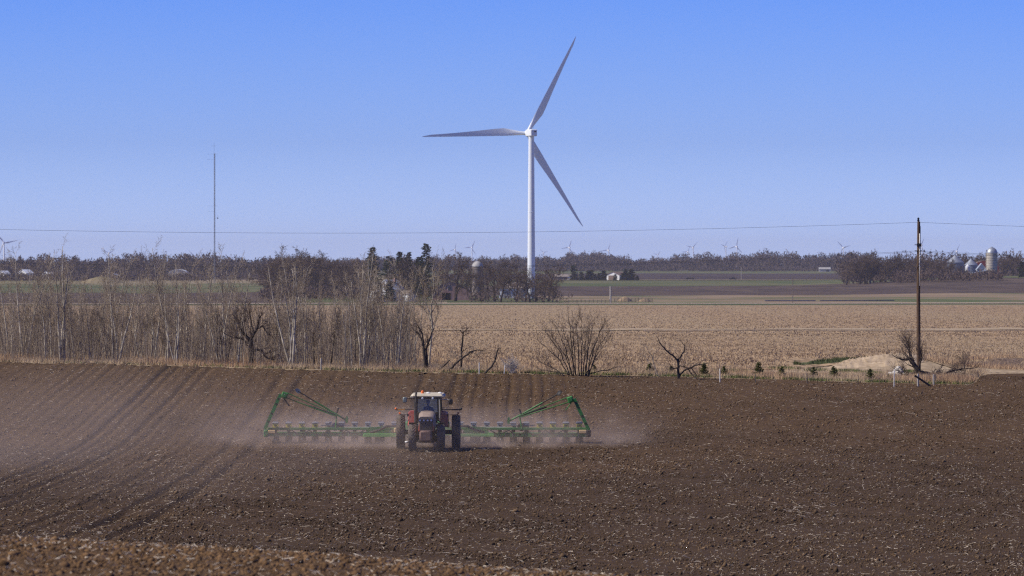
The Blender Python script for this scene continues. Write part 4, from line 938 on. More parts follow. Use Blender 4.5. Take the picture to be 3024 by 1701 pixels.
# ------------------------------------------------------------------ radio mast
D = 4000.0; b = at(633.5, D); top = wz(436, D) - b.z; t = thing('radio_mast', b, 'tall thin steel lattice radio mast with side antennas rising from behind the poplars', 'radio mast', None, R(12))
q = MB(); rr_ = .42; cs = [(rr_ * math.cos(R(a)), rr_ * math.sin(R(a))) for a in (90, 210, 330)]
for x, y in cs: q.tube([(x, y, 0), (x, y, top - 4)], .11, 5)
q.build('mast_leg', M['mast_steel'], t)
q = MB(); nb = int(top / 1.25)
for i in range(nb):
    z0, z1 = i * (top - 4) / nb, (i + 1) * (top - 4) / nb
    for j in range(3):
        a_, c_ = cs[j], cs[(j + 1) % 3]; q.tube([(a_[0], a_[1], z0), (c_[0], c_[1], z1)], .06, 3); q.tube([(a_[0], a_[1], z0), (c_[0], c_[1], z0)], .04, 3)
q.build('lattice', M['mast_steel'], t)
q = MB(); q.tube([(-.3, 0, top - 4), (-.3, 0, top + 3.5)], .06, 5); q.tube([(-2.2, 0, top + 1.2), (.9, 0, top + 1.2)], .05, 4); q.build('top_antenna', M['mast_steel'], t)
for zz, l, r_ in ((top - 4.5, -5.2, 2.2), (top - 8.2, -5.2, .0), (top - 41, -5, 2.6), (top - 45, -5, 0), (top - 50, 0, 2.2)):
    q = MB(); q.tube([(l, 0, zz), (r_, 0, zz)], .05, 4)
    for x in (l, l * .5) if l else (r_,): q.tube([(x, -.6, zz), (x, .6, zz)], .03, 3)
    if not l: q.box((2.2, 0, zz + .4), (.8, .5, .9)); q.tube([(2.3, 0, zz), (2.3, 0, zz + 3)], .05, 4)
    q.build('antenna_arm', M['mast_steel'], t)

# ------------------------------------------------------------------ utility pole and wires
D = 424.0; pb = at(2712, D); pt = wz(654, D) - pb.z
t = thing('utility_pole', pb, 'tall brown wooden utility pole with a pale conduit standing on the verge by the rocks', 'utility pole')
q = MB(); q.tube([(.03, 0, -.5), (0, 0, pt * .5), (.03, 0, pt)], [.160, .138, .108], 14); q.build('shaft', M['wood_pole'], t, 'auto')
q = MB(); q.tube([(.075, -.13, pt - 4.8), (.09, -.135, pt - .9)], .035, 8); q.build('conduit', M['conduit'], t, True)
q = MB(); q.tube([(.12, 0, pt - 2.5), (.12, 0, pt - .35)], .05, 6); q.build('riser', M['insulator'], t)
q = MB(); q.lathe([(.03, 0), (.09, .03), (.09, .1), (.05, .13), (.08, .16), (.08, .24), (.02, .3)], 12, 'Z', (0, 0, pt)); q.build('insulator', M['insulator'], t, 'auto')
q = MB(); q.box((.05, -.12, pt - 1.75), (.34, .20, .24), bev=.03); q.tube([(-.28, -.1, pt - 1.7), (.1, -.1, pt - 1.7)], .02, 5); q.build('bracket', M['insulator'], t)
q = MB()
for k in range(7): q.tube([(.02, -.17, pt - 2.0 - k * .22), (.20, -.10, pt - 2.02 - k * .22)], .014, 4)
q.build('standoff', M['conduit'], t)
q = MB(); q.tube([(-.28, -.1, wz(741, D) - pb.z), (.28, -.1, wz(741, D) - pb.z)], .035, 6); q.build('spool_arm', M['insulator'], t)
G_W = 'wires on the utility pole'
def wire(y0, kq, xv, slope, label, dy=0.0, r=.013, dD=0):
    pts = []
    for px_ in np.linspace(-714, 2712, 80):
        pts.append(((px_ - 1512) / F * (D + dD), D + dD, wz(y0 + kq * (2712 - xv) ** 2 - kq * (px_ - xv) ** 2 + dy, D + dD)))
    yb = y0 + dy
    for px_ in np.linspace(2725, 3500, 20):
        dx = px_ - 2712; pts.append(((px_ - 1512) / F * (D + dD), D + dD, wz(yb + slope * dx - kq * dx * dx, D + dD)))
    q = MB(); q.tube(pts, r, 4, False); o_ = q.build('power_line', M['wire'], None); tag(o_, label, 'wire', G_W)
wire(656.5, 1.09e-5, 1000, .043, 'topmost thin wire strung across the sky from the tip of the utility pole', r=.012)
wire(740.5, 1.67e-5, 1000, .053, 'upper of the pair of low wires crossing in front of the woods', r=.011, dD=-.35)
wire(743.5, 1.70e-5, 1010, .056, 'lower of the pair of low wires crossing in front of the woods', r=.009, dD=-.35)

# ------------------------------------------------------------------ posts and rocks on the verge
def stake(p, y0, y1, D, m, r, label, lean=0.0, name='fence_post', cat='post', group='posts and stakes along the verge', collar=False):
    b = at(p, D); h = (y1 - y0) / F * D + .12; q = MB(); q.tube([(0, 0, -.3), (lean * .5, 0, h * .5), (lean, 0, h - .02), (lean, 0, h)], [r, r, r * .95, r * .6], 8)
    if collar: q.tube([(-.10, 0, h - .22), (.10 + lean, 0, h - .2)], r * .6, 5)
    tag(q.build(name, m, None, 'auto'), label, cat, group); bpy.context.view_layer.objects.active = None
    o_ = C.objects[-1]; o_.location = b
stake(1415, 1050, 1078, 403.5, M['white_paint'], .026, 'straight white stake beside the fallen limb')
stake(1488, 1056, 1078, 403.2, M['white_paint'], .025, 'bent white stake beside the silvery bush', .08)
stake(2126, 1065, 1100, 396, M['white_paint'], .028, 'white stake between two young spruces mid verge')
stake(2383, 1080, 1106, 396, M['old_wood'], .035, 'dark thin post between two young spruces below the ditch')
stake(2534, 1085, 1110, 394, M['old_wood'], .025, 'thin dark post short of the last full spruce')
stake(2640, 1066, 1113, 393.5, M['white_paint'], .026, 'tall white stake with a short cross bar in front of the white rocks', .02, collar=True)
stake(2711, 1080, 1112, 394, M['pale_wood'], .075, 'weathered grey post in front of the utility pole foot')
stake(2757, 1081, 1106, 397, M['pale_wood'], .06, 'grey post just past the utility pole, first of a pair', 0)
stake(2762, 1082, 1105, 399, M['old_wood'], .05, 'darker grey post, second of the pair past the utility pole', .03)
stake(948, 1050, 1080, 405, M['pale_wood'], .045, 'pale thin fence post in the grass at the foot of the poplar thicket')
stake(2231, 1086, 1106, 396, M['old_wood'], .03, 'thin dark post beside the tallest young spruce')
def boulder(seed, sz):
    import bmesh
    r_ = random.Random(seed); bm = bmesh.new(); bmesh.ops.create_icosphere(bm, subdivisions=2, radius=1)
    ph = [r_.uniform(0, 6) for _ in range(6)]
    for v in bm.verts:
        c = v.co; f = 1 + .18 * math.sin(3 * c.x + ph[0]) + .15 * math.sin(4 * c.y + ph[1]) + .15 * math.sin(4 * c.z + ph[2]); c *= f
        c.x = max(min(c.x, .85), -.9); c.z = max(min(c.z, .75), -.6)
        v.co = Vector((c.x * sz[0], c.y * sz[1], c.z * sz[2]))
    me = bpy.data.meshes.new('rock'); bm.to_mesh(me); bm.free(); return me
D = 413.0; b = at(2650, D); t = thing('rock_pile', b, 'heap of white field stones on the tan verge beside the fallen tree', 'rock pile')
for k, (x, z, sx, sz, y) in enumerate(((-.42, .10, .26, .13, 0), (-.18, .16, .24, .17, -.15), (.05, .15, .30, .16, -.2), (.34, .12, .24, .13, -.1), (-.05, .36, .26, .15, 0), (.20, .36, .24, .15, .05), (.06, .54, .22, .12, .1), (.50, .08, .18, .09, -.25), (-.30, .03, .20, .09, -.4), (.02, .03, .22, .10, -.5), (-.55, .02, .16, .08, -.2), (.28, .24, .18, .11, -.15))):
    o_ = link('rock', boulder(k, (sx, sx * .8, sz)), M['rock'], t, 'auto'); o_.location = (x, y, z); o_.rotation_euler = (0, random.uniform(-.3, .3), random.uniform(0, 6))
o_ = tag(link('beam', MB().box((0, 0, 0), (1.35, .12, .13), bev=.02).mesh('beam'), M['bark_dark']), 'dark broken beam leaning on the grey post below the utility pole', 'beam'); o_.location = at(2724, 393.6) + Vector((0, 0, .42)); o_.rotation_euler = (0, R(33), .2)

# ------------------------------------------------------------------ buildings
def gable(q, w_, d_, h_, rh, y0=0, over=.3):
    """gable facing the camera: walls part"""
    q.prism([(-w_ / 2, -.3), (w_ / 2, -.3), (w_ / 2, h_), (0, h_ + rh), (-w_ / 2, h_)], y0, y0 + d_); return q
def gable_roof(q, w_, d_, h_, rh, over=.4, th=.18, y0=0):
    sl_ = math.atan2(rh, w_ / 2)
    for sg in (-1, 1):
        a = Vector((0, 0, h_ + rh + th)); e_ = Vector((sg * (w_ / 2 + over), 0, h_ - over * math.tan(sl_) + th))
        up = Vector((sg * math.sin(sl_), 0, math.cos(sl_))) * th
        V = [(a.x, y0 - over, a.z), (e_.x, y0 - over, e_.z), (e_.x - up.x, y0 - over, e_.z - up.z), (a.x, y0 - over, a.z - th * 1.1)]
        V2 = [(v[0], y0 + d_ + over, v[2]) for v in V]
        q.add(V + V2, [(0, 1, 2, 3), (7, 6, 5, 4), (0, 4, 5, 1), (1, 5, 6, 2), (2, 6, 7, 3), (3, 7, 4, 0)])
    return q
def window(parent, x, y, z, w_, h_, m=None, name='window'):
    q = MB(); q.box((x, y, z), (w_ + .24, .10, h_ + .24)); f_ = q.build(name, M['white_paint'], parent)
    q = MB(); q.box((x, y - .04, z), (w_, .08, h_)); q.build('pane', m or M['window_dark'], f_); return f_
# farmhouse: tall front gable, cross wing and a low porch
t = thing('farmhouse', at(1136, 2686), 'white two storey farmhouse with a front gable, half hidden behind dark spruces', 'house', None, R(-38))
q = MB(); gable(q, 8.2, 10, 6.0, 4.2); wl = q.build('wall', M['wall_white'], t)
q = MB(); gable_roof(q, 8.2, 10, 6.0, 4.2, .5, .25); rf = q.build('roof', M['roof_white'], t)
q = MB(); q.box((1.2, 6, 10.2), (.8, .8, 2.2)); q.build('chimney', M['barn_pink'], rf)
q = MB(); q.box((-8.3, 6.5, 2.4), (8.4, 7, 5.4)); q.build('wing', M['wall_white'], t); q = MB(); q.box((7.6, 7, 1.6), (7, 6, 3.8)); q.build('wing', M['wall_white'], t)
q = MB(); q.prism([(3.0, 5.2), (10.2, 5.2), (6.6, 8.0)], -12.8, -3.9, 'YZ'); q.build('wing_roof', M['roof_grey'], t); q = MB(); q.prism([(3.6, 3.6), (10.4, 3.6), (7, 5.4)], 3.95, 11.4, 'YZ'); q.build('wing_roof', M['roof_grey'], t)
q = MB(); q.box((.5, -1.4, 2.7), (8.6, 2.8, .25)); q.build('porch_roof', M['roof_white'], t)
for x in (-3.4, 0, 3.8): q = MB(); q.box((x, -2.5, 1.2), (.22, .22, 2.8)); q.build('porch_post', M['white_paint'], t)
for x, y, z in ((-2, -.04, 4.6), (2, -.04, 4.6), (0, -.04, 7.6), (-2.2, -.04, 1.4), (2.4, -.04, 1.4), (-10.5, 2.96, 2.2), (-7, 2.96, 2.2), (8, 3.96, 1.7)): window(wl, x, y, z, 1.0, 1.5)
# pink-red barn with an open doorway
t = thing('barn', at(1318, 2750), 'faded pinkish barn with a dark open doorway behind the big bare tree', 'barn')
q = MB(); P_ = [(-6.4, -.3), (-2.1, -.3), (-2.1, 3.7), (2.2, 3.7), (2.2, -.3), (11.0, -.3), (11, 4.6), (6.5, 7.6), (1.5, 9.3), (-4, 6.8), (-6.4, 4.4)]
q.prism(P_, 0, .35); q.box((-6.2, 7, 2.0), (.35, 13.3, 4.6)); q.box((10.8, 7, 2.0), (.35, 13.3, 4.6)); q.prism([(-6.4, -.3), (11, -.3), (11, 4.6), (6.5, 7.6), (1.5, 9.3), (-4, 6.8), (-6.4, 4.4)], 13.6, 14); wl = q.build('wall', M['barn_pink'], t)
q = MB()
RP = [(-6.9, 4.1), (-4.1, 7.0), (1.5, 9.5), (6.6, 7.8), (11.5, 4.4)]
for i_ in range(4):
    (xa, za), (xb, zb) = RP[i_], RP[i_ + 1]; q.prism([(xa, za), (xb, zb), (xb, zb + .25), (xa, za + .25)], -.5, 14.5)
q.build('roof', M['roof_brown'], t)
q = MB(); q.box((.05, .1, 3.85), (4.6, .3, .3)); q.box((-2.25, .1, 1.7), (.3, .3, 4.0)); q.box((2.35, .1, 1.7), (.3, .3, 4.0)); q.build('door_frame', M['barn_pink'], wl)
window(wl, 1.6, -.04, 6.0, 1.6, 1.8)
t = thing('silo', at(1410, 2960), 'dark weathered farm silo with a pale domed cap behind the bare trees', 'silo')
q = MB(); q.lathe([(2.9, -.3), (2.9, 15.2), (2.95, 15.2), (2.95, 15.5)], 28); q.build('wall', M['dark_silo'], t, 'auto')
q = MB(); q.lathe([(3.0, 15.5), (2.9, 16.2), (2.3, 17.4), (1.3, 18.2), (.1, 18.5)], 28); q.build('dome', M['cap_grey'], t, 'auto')
for k in range(7): q = MB(); z = 2 + k * 2.0; q.lathe([(2.91, z), (2.97, z + .02), (2.97, z + .1), (2.91, z + .12)], 28); q.build('hoop', M['dark_metal'], t)
t = thing('machine_shed', at(1528, 2860), 'long low grey machine shed with a tan roof behind the bare farm trees', 'shed')
q = MB(); q.box((0, 5, 2.4), (18.6, 9.6, 5.4)); wl = q.build('wall', M['wall_white'], t)
q = MB(); q.prism([(-.6, 5.05), (10.6, 5.05), (5, 8.3)], -9.7, 9.7, 'YZ'); q.build('roof', M['roof_grey'], t)
for x in (-5.6, .2): q = MB(); q.box((x, .14, 1.9), (4.4, .12, 4.2)); q.build('door', M['cap_grey'], wl)
q = MB(); q.box((6.4, .16, 1.1), (1.1, .12, 2.3)); q.build('door', M['window_dark'], wl)
# far white barn and sheds by the field road
def far_shed(p, D, w_, d_, h_, rh, label, mw, mr_, cat='barn', name='barn', door=None, sideways=False, rz=0):
    t = thing(name, at(p, D), label, cat, None, rz)
    q = MB()
    if sideways: q.box((0, d_ / 2, h_ / 2 - .2), (w_, d_, h_ + .4))
    else: gable(q, w_, d_, h_, rh)
    wl = q.build('wall', mw, t); q = MB()
    if sideways: q.prism([(-.4, h_ + .02), (d_ + .4, h_ + .02), (d_ / 2, h_ + rh)], -w_ / 2 - .4, w_ / 2 + .4, 'YZ')
    else: gable_roof(q, w_, d_, h_, rh, .5, .3)
    q.build('roof', mr_, t)
    if door: q = MB(); q.box((door[0], -.08, door[2] / 2), (door[1], .12, door[2])); q.build('door', door[3], wl)
    return t
far_shed(1810, 4400, 12.0, 16, 4.2, 2.3, 'far white barn with a brown gable among small evergreens by the field road', M['wall_white'], M['roof_brown'], door=(-1.6, 5.2, 3.8, M['roof_brown']), rz=R(-35))
far_shed(1664, 4420, 13.5, 8, 2.8, 1.8, 'far low dark shed with a pale end, short of the white barn', M['dark_silo'], M['roof_grey'], 'shed', 'shed', sideways=True, door=(4.6, 3.5, 2.4, M['wall_white']))
far_shed(2436, 6600, 13, 8, 3.0, 2.2, 'long pale far building in the woods short of the utility pole', M['cap_grey'], M['cap_grey'], 'house', 'far_house', sideways=True, door=(3, 3, 2.6, M['window_dark']))
far_shed(2240, 7000, 9, 8, 7, 3, 'pale tan far house half lost in the woods, first of two', M['tan_wall'], M['roof_grey'], 'house', 'far_house', sideways=True)
far_shed(2263, 7000, 9, 8, 7, 3, 'pale tan far house half lost in the woods, second of two', M['tan_wall'], M['roof_grey'], 'house', 'far_house', sideways=True)
far_shed(66, 4640, 9, 8, 5.2, 2.6, 'small bright white far house, second from the outer edge', M['wall_white'], M['roof_white'], 'house', 'far_house', door=(1, 1.5, 2.4, M['window_dark']), rz=R(-40))
far_shed(136, 4640, 7, 6, 3.8, 2.3, 'small white far house seen beside the fan shaped poplar', M['wall_white'], M['roof_white'], 'house', 'far_house', door=(1, 1.5, 2.4, M['window_dark']), rz=R(-40))
far_shed(4, 4640, 7, 7, 4.4, 2.4, 'white roofed far house at the outermost edge of the view', M['wall_white'], M['roof_white'], 'house', 'far_house', door=(1, 1.5, 2.4, M['window_dark']), rz=R(-40))
far_shed(334, 4640, 8, 6, 3.2, 1.6, 'tiny white far shed next to the dark evergreen clump', M['wall_white'], M['roof_white'], 'shed', 'shed', door=(1, 1.5, 2.0, M['window_dark']))
# cream arched barn
t = thing('barn', at(526, 4560), 'far cream barn with an arched roof, seen through the poplars short of the mast', 'barn')
q = MB(); ar = [(-7.5, -.4), (7.5, -.4)] + [(7.5 * math.cos(R(a)), 4.2 + 3.8 * math.sin(R(a))) for a in range(0, 181, 18)]; q.prism(ar, 0, 22); wl = q.build('wall', M['cream'], t)
q = MB()
for i_ in range(2, len(ar) - 1):
    (xa, za), (xb, zb) = ar[i_], ar[i_ + 1]; q.prism([(xa * 1.01, za + .03), (xb * 1.01, zb + .03), (xb * 1.05, zb + .3), (xa * 1.05, za + .3)], -.4, 22.4)
q.build('roof', M['wall_white'], t); q = MB(); q.box((2.5, -.08, 1.7), (4, .12, 3.6)); q.build('door', M['wall_white'], wl)
q = MB(); q.box((10.5, 8, 1.4), (6, 14, 3.4)); q.build('lean_to', M['tan_wall'], t)
# gravel mound and hay mounds
def mound(p, D, w_, d_, h_, m, label, name, cat):
    q = MB(); q.lathe([(1, -.3), (.92, .0), (.72, .4), (.45, .75), (.2, .95), (.02, 1)], 20); V = q.v[0]; a = np.arctan2(V[:, 1], V[:, 0])
    V = V * np.array([w_ / 2, d_ / 2, h_]); V[:, 0] *= 1 + .12 * np.sin(3 * a); V[:, 2] *= 1 + .1 * np.sin(2 * a); q.v = [V]
    o_ = q.build(name, m, None, True); o_.location = at(p, D); tag(o_, label, cat)
mound(300, 4100, 34, 20, 4.2, M['tan_field'], 'tan gravel mound beside the far evergreen clump, seen through the poplars', 'gravel_mound', 'mound')
mound(1845, 2700, 8, 6, 2.2, M['hay'], 'pointed tan hay heap behind the dark corral fence', 'hay_heap', 'hay heap')
mound(1903, 2690, 7, 5, 1.5, M['hay'], 'lower tan hay heap at the end of the dark corral fence', 'hay_heap', 'hay heap')
# corral fence: posts and rails
def fence(p0, p1, D, n, h_, rails, m, label, group=None):
    A_, B_ = at(p0, D), at(p1, D); t = thing('wooden_fence', A_, label, 'fence', group); W_ = B_ - A_
    me = MB().tube([(0, 0, -.3), (0, 0, h_)], .14, 5).mesh('post')
    for k in range(n):
        o_ = link('post', me, m if k == 0 else None, t); c_ = at(p0 + (p1 - p0) * k / (n - 1), D); o_.location = c_ - A_; o_.scale = (1, 1, random.uniform(.85, 1.15))
    for r_ in rails:
        q = MB()
        for k in range(n - 1):
            a_ = at(p0 + (p1 - p0) * k / (n - 1), D) - A_; c_ = at(p0 + (p1 - p0) * (k + 1) / (n - 1), D) - A_
            q.tube([(a_.x, a_.y, a_.z + r_), (c_.x, c_.y, c_.z + r_)], .09, 4)
        q.build('rail', m, t)
fence(1815, 1926, 2660, 12, 2.0, (.5, 1.05, 1.6), M['old_wood'], 'dark weathered corral fence in front of the hay heaps')
fence(1680, 1800, 2615, 11, 1.7, (1.3,), M['old_wood'], 'sparse thin wire fence with dark posts along the gravel road past the farm trees')
stake(1803, 858, 906, 2630, M['pale_wood'], .42, 'thick pale dead trunk standing by the gravel road', 0, 'dead_tree', 'dead tree', None)
for (p, y0, y1, D_, m_, r_, lab) in ((1432.5, 822, 897, 2640, M['old_wood'], .16, 'thin farm yard pole with a yellow foot in front of the machine shed'), (2341, 829, 905, 2580, M['old_wood'], .17, 'lone thin pole beside the gravel road in the middle of the far fields'), (2189, 795, 833, 4380, M['pale_wood'], .22, 'faint pale pole by the field road near the dark pickup'), (1878, 795, 834, 4390, M['old_wood'], .15, 'faint thin pole at the open end of the evergreen row'), (1720, 805, 831, 4390, M['old_wood'], .15, 'thin pole between the grey shed and the white barn')):
    stake(p, y0, y1, D_, m_, r_, lab, 0, 'pole', 'pole', 'thin poles in the far fields')
# vehicles on the field road
def vehicle(p, D, kind):
    b = at(p, D) + Vector((0, 0, .3))
    if kind == 'wagon':
        t = thing('farm_wagon', b, 'long dark flat farm wagon parked on the far field road', 'wagon')
        q = MB(); q.box((0, 0, 1.2), (6.2, 2.2, .9), bev=.1); q.build('bed', M['black'], t); q = MB(); q.tube([(3.1, 0, .9), (4.6, 0, .6)], .1, 5); q.build('drawbar', M['dark_metal'], t); xs_ = (-2.1, 2.1)
    else:
        t = thing('pickup_truck', b, 'dark pickup truck parked on the far field road below the pale pole', 'pickup truck')
        q = MB(); q.prism([(-2.9, .5), (2.9, .5), (2.9, 1.15), (1.6, 1.3), (.9, 2.1), (-.5, 2.1), (-.8, 1.3), (-2.9, 1.3)], -.95, .95); q.build('body', M['black'], t)
        q = MB(); q.prism([(1.35, 1.36), (.82, 2.0), (-.4, 2.0), (-.6, 1.36)], -.99, .99); q.build('side_window', M['window_dark'], t); xs_ = (-1.8, 1.8)
    for x in xs_:
        for y in (-.95, .95): q = MB(); q.lathe([(.15, -.14), (.5, -.14), (.5, .14), (.15, .14)], 14, 'Y', (x, y, .5)); q.build('wheel', M['tyre'], t)
vehicle(2038, 4400, 'wagon'); vehicle(2164, 4400, 'pickup')
# far farm: silo, two grain bins, red barn, shed, tank
t = thing('silo', at(2929, 3690), 'tall pale concrete stave silo with a metal dome in front of the red barn', 'silo')
q = MB(); q.lathe([(3.6, -.5), (3.6, 15.5), (3.68, 15.5), (3.68, 15.9)], 36); q.build('wall', M['concrete'], t, 'auto')
q = MB(); q.lathe([(3.75, 15.9), (3.6, 16.6), (2.9, 18.0), (1.8, 19.0), (.7, 19.4), (.7, 19.7), (.05, 19.8)], 36); q.build('dome', M['galv'], t, 'auto')
for k in range(9): z = 1.2 + k * 1.6; q = MB(); q.lathe([(3.61, z), (3.66, z + .02), (3.66, z + .09), (3.61, z + .11)], 36); q.build('hoop', M['dark_metal'], t)
q = MB(); q.box((-3.75, -.4, 8), (.35, .8, 15.4)); q.build('chute', M['concrete'], t)
def bin_(p, D, r_, h_, ch, label):
    t = thing('grain_bin', at(p, D), label, 'grain bin', 'grain bins of the far farm')
    prof = []; n = int(h_ / .55)
    for k in range(n): prof += [(r_, k * h_ / n - .3 * (k == 0)), (r_ + .05, (k + .5) * h_ / n)]
    prof.append((r_, h_)); q = MB(); q.lathe(prof, 40); q.build('wall', M['galv_wall'], t)
    q = MB(); q.lathe([(r_ + .25, h_ - .1), (r_ + .25, h_ + .05), (.7, h_ + ch), (.7, h_ + ch + .5), (.05, h_ + ch + .6)], 40); q.build('roof', M['galv'], t, 'auto')
    q = MB(); q.box((-r_ * .62, -r_ * .82, h_ * .55), (.5, .25, h_ * .9)); q.build('ladder', M['galv'], t)
    q = MB(); q.box((-r_ * .5, -r_ * .9, 1.4), (1.3, .3, 2.2)); q.build('hatch_door', M['galv'], t)
bin_(2821, 3760, 5.6, 9.8, 4.6, 'larger grain bin with a bright conical roof behind the brush'); bin_(2868, 3740, 4.2, 8.0, 3.6, 'smaller grain bin with a bright conical roof nearer the tall silo')
t = thing('barn', at(2912, 3790), 'dark red barn with a rounded roof peeking out behind the tall silo', 'barn')
ar = [(-9.5, -.5), (9.5, -.5), (9.5, 3)] + [(9.5 * math.cos(R(a)) * .98, 3 + 7.4 * math.sin(R(a)) ** .9) for a in range(10, 171, 16)] + [(-9.5, 3)]
q = MB(); q.prism(ar, 0, 16); q.build('wall', M['barn_red'], t); q = MB(); q.box((9.4, -.05, 2.4), (.35, .2, 5.6)); q.build('corner_trim', M['wall_white'], t)
q = MB()
for i_ in range(2, len(ar) - 1):
    (xa, za), (xb, zb) = ar[i_], ar[i_ + 1]; q.prism([(xa * 1.005, za + .02), (xb * 1.005, zb + .02), (xb * 1.03, zb + .25), (xa * 1.03, za + .25)], .3, 16.4)
q.build('roof', M['roof_brown'], t)
t = thing('shed', at(2896, 3670), 'low tan shed with a pale sloping roof at the tall silo foot', 'shed')
q = MB(); q.prism([(-7.5, -.4), (5, -.4), (5, 4.6), (-7.5, 2.4)], 0, 8); q.build('wall', M['tan_wall'], t); q = MB(); q.prism([(-8, 2.35), (5.2, 4.65), (5.2, 5.0), (-8, 2.7)], -.4, 8.4); q.build('roof', M['tin_roof'], t); q = MB(); q.box((-8.5, 1.5, 1.4), (2.4, 3, 3.4)); q.build('bay', M['blue_wall'], t)
far_shed(2899, 3720, 6, 8, 5.2, 3.6, 'narrow white gabled shed between the small grain bin and tall silo', M['wall_white'], M['tin_roof'], 'shed', 'shed')
t = thing('feed_tank', at(2858, 3650), 'bulging white feed tank on legs in front of the small grain bin', 'tank')
q = MB(); q.lathe([(.2, 3.4), (1.5, 5.0), (1.5, 7.6), (.5, 8.6), (.3, 9.0)], 18); q.build('hopper', M['wall_white'], t, 'auto')
for x, y in ((-1.1, -1.1), (1.1, -1.1), (-1.1, 1.1), (1.1, 1.1)): q = MB(); q.tube([(x, y, -.3), (x, y, 5.4)], .09, 4); q.build('leg', M['galv'], t)
t = thing('grain_auger', at(2814, 3600), 'long pale grain auger lying slanted in the brush before the big grain bin', 'auger'); q = MB(); q.tube([(-5, 0, 5.2), (4.5, 0, .9)], .22, 6); q.build('tube', M['pale_wood'], t); q = MB(); q.box((2.2, 0, 1.9), (.6, .5, .9)); q.build('motor', M['galv'], t); q = MB(); q.tube([(-2.6, 0, 4.1), (-2.2, 0, -.2)], .10, 5); q.build('strut', M['pale_wood'], t)
t = thing('propane_tank', at(2798, 3590), 'small white tank at the foot of the slanted auger', 'tank'); q = MB(); q.lathe([(.1, -1.6), (.75, -1.3), (.8, 1.3), (.1, 1.6)], 14, 'X', (0, 0, 1.2)); q.build('shell', M['wall_white'], t, 'auto'); q = MB(); q.box((-.8, 0, 1.6), (1.2, 1.2, 2.4), bev=.1); q.build('cabinet', M['wall_white'], t)
# ------------------------------------------------------------------ the tractor (faces the camera)
TX = (1262.5 - 1512) / F * 320.5; TY = 320.5
TZ = gz(TX, TY) - .035
tr_ = thing('tractor', (TX, TY, TZ), 'dusty red row crop tractor with a cream cab roof driving toward the viewer', 'tractor', None, R(-1.0))
zf, zr = gz(TX, TY - 1.5), gz(TX, TY + 1.5); tr_.rotation_euler[0] = math.atan2(zr - zf, 3.0)
def P(zx, zy): return ((zx - 978) * .00316, (1270 - zy) * .00316)
def tyre(name, x, y, r, w_, parent, rim_r):
    q = MB(); q.lathe([(rim_r * .25, -w_ * .30), (rim_r * .55, -w_ * .12), (rim_r * .9, -w_ * .30), (rim_r, -w_ * .46), (rim_r, w_ * .46), (rim_r * .9, w_ * .30), (rim_r * .55, w_ * .12), (rim_r * .25, w_ * .30)], 28, 'X', (x, y, r))
    wh = q.build('wheel', M['dusty_red'], parent, 'auto')
    q = MB(); pr = [(rim_r, -w_ * .42), (rim_r * 1.2, -w_ * .5), (r * .86, -w_ * .5), (r * .94, -w_ * .44), (r * .955, 0), (r * .94, w_ * .44), (r * .86, w_ * .5), (rim_r * 1.2, w_ * .5), (rim_r, w_ * .42)]
    k = 44; V = []; Fc = []
    for (a, h) in pr:
        for j in range(k): t_ = 2 * math.pi * j / k; V.append((x + h, y + a * math.cos(t_), r + a * math.sin(t_)))
    for i_ in range(len(pr) - 1):
        for j in range(k): Fc.append((i_ * k + j, i_ * k + (j + 1) % k, (i_ + 1) * k + (j + 1) % k, (i_ + 1) * k + j))
    q.add(V, Fc); ty = q.build('tyre', M['tyre'], wh, 'auto')
    q = MB(); nl = int(2 * math.pi * r / .21)
    for sg in (-1, 1):
        for j in range(nl):
            t0 = 2 * math.pi * (j + (.5 if sg > 0 else 0)) / nl; dt = .30 / r
            V = []
            for (h, off, top) in ((0.02, 0, 1.0), (.25, .55, 1.0), (.49, 1.0, .975)):
                for dw in (-.028, .028):
                    a = t0 - off * dt + dw / r
                    for rr2 in (r * .93, r * top): V.append((x + sg * h * w_, y + rr2 * math.cos(a), r + rr2 * math.sin(a)))
            Fc = []
            for s_ in range(2):
                b_ = s_ * 4; Fc += [(b_ + 1, b_ + 5, b_ + 7, b_ + 3), (b_, b_ + 4, b_ + 5, b_ + 1), (b_ + 2, b_ + 3, b_ + 7, b_ + 6)]
            Fc += [(0, 1, 3, 2), (8, 10, 11, 9)]
            q.add(V, Fc)
    o_ = q.build('tread', M['tyre'], wh); 
for x in (-1.56, 1.57): tyre('rear', x, 1.5, .97, .475, tr_, .52)
for x in (-.80, .80): tyre('front', x, -1.5, .775, .43, tr_, .40)
# chassis and axles
q = MB(); q.box((0, -.2, .95), (.52, 4.2, .55), bev=.06); q.box((0, 1.2, 1.05), (.8, 1.2, .8), bev=.08); q.build('chassis', M['dark_metal'], tr_)
q = MB(); q.tube([(-1.5, 1.5, .97), (1.5, 1.5, .97)], .13, 12); q.build('rear_axle', M['dark_metal'], tr_, 'auto')
q = MB(); q.tube([(-.75, -1.5, .74), (-.25, -1.5, .80), (.25, -1.5, .80), (.75, -1.5, .74)], [.13, .15, .15, .13], 10); q.box((-.5, -1.62, .62), (.3, .1, .12)); q.box((.5, -1.62, .62), (.3, .1, .12)); q.build('front_axle', M['dark_metal'], tr_, 'auto')
for x in (-.42, .42): q = MB(); q.tube([(x * 1.35, -1.5, .76), (x * .5, -1.35, 1.0)], .05, 8); q.build('steering_ram', M['dark_metal'], tr_)
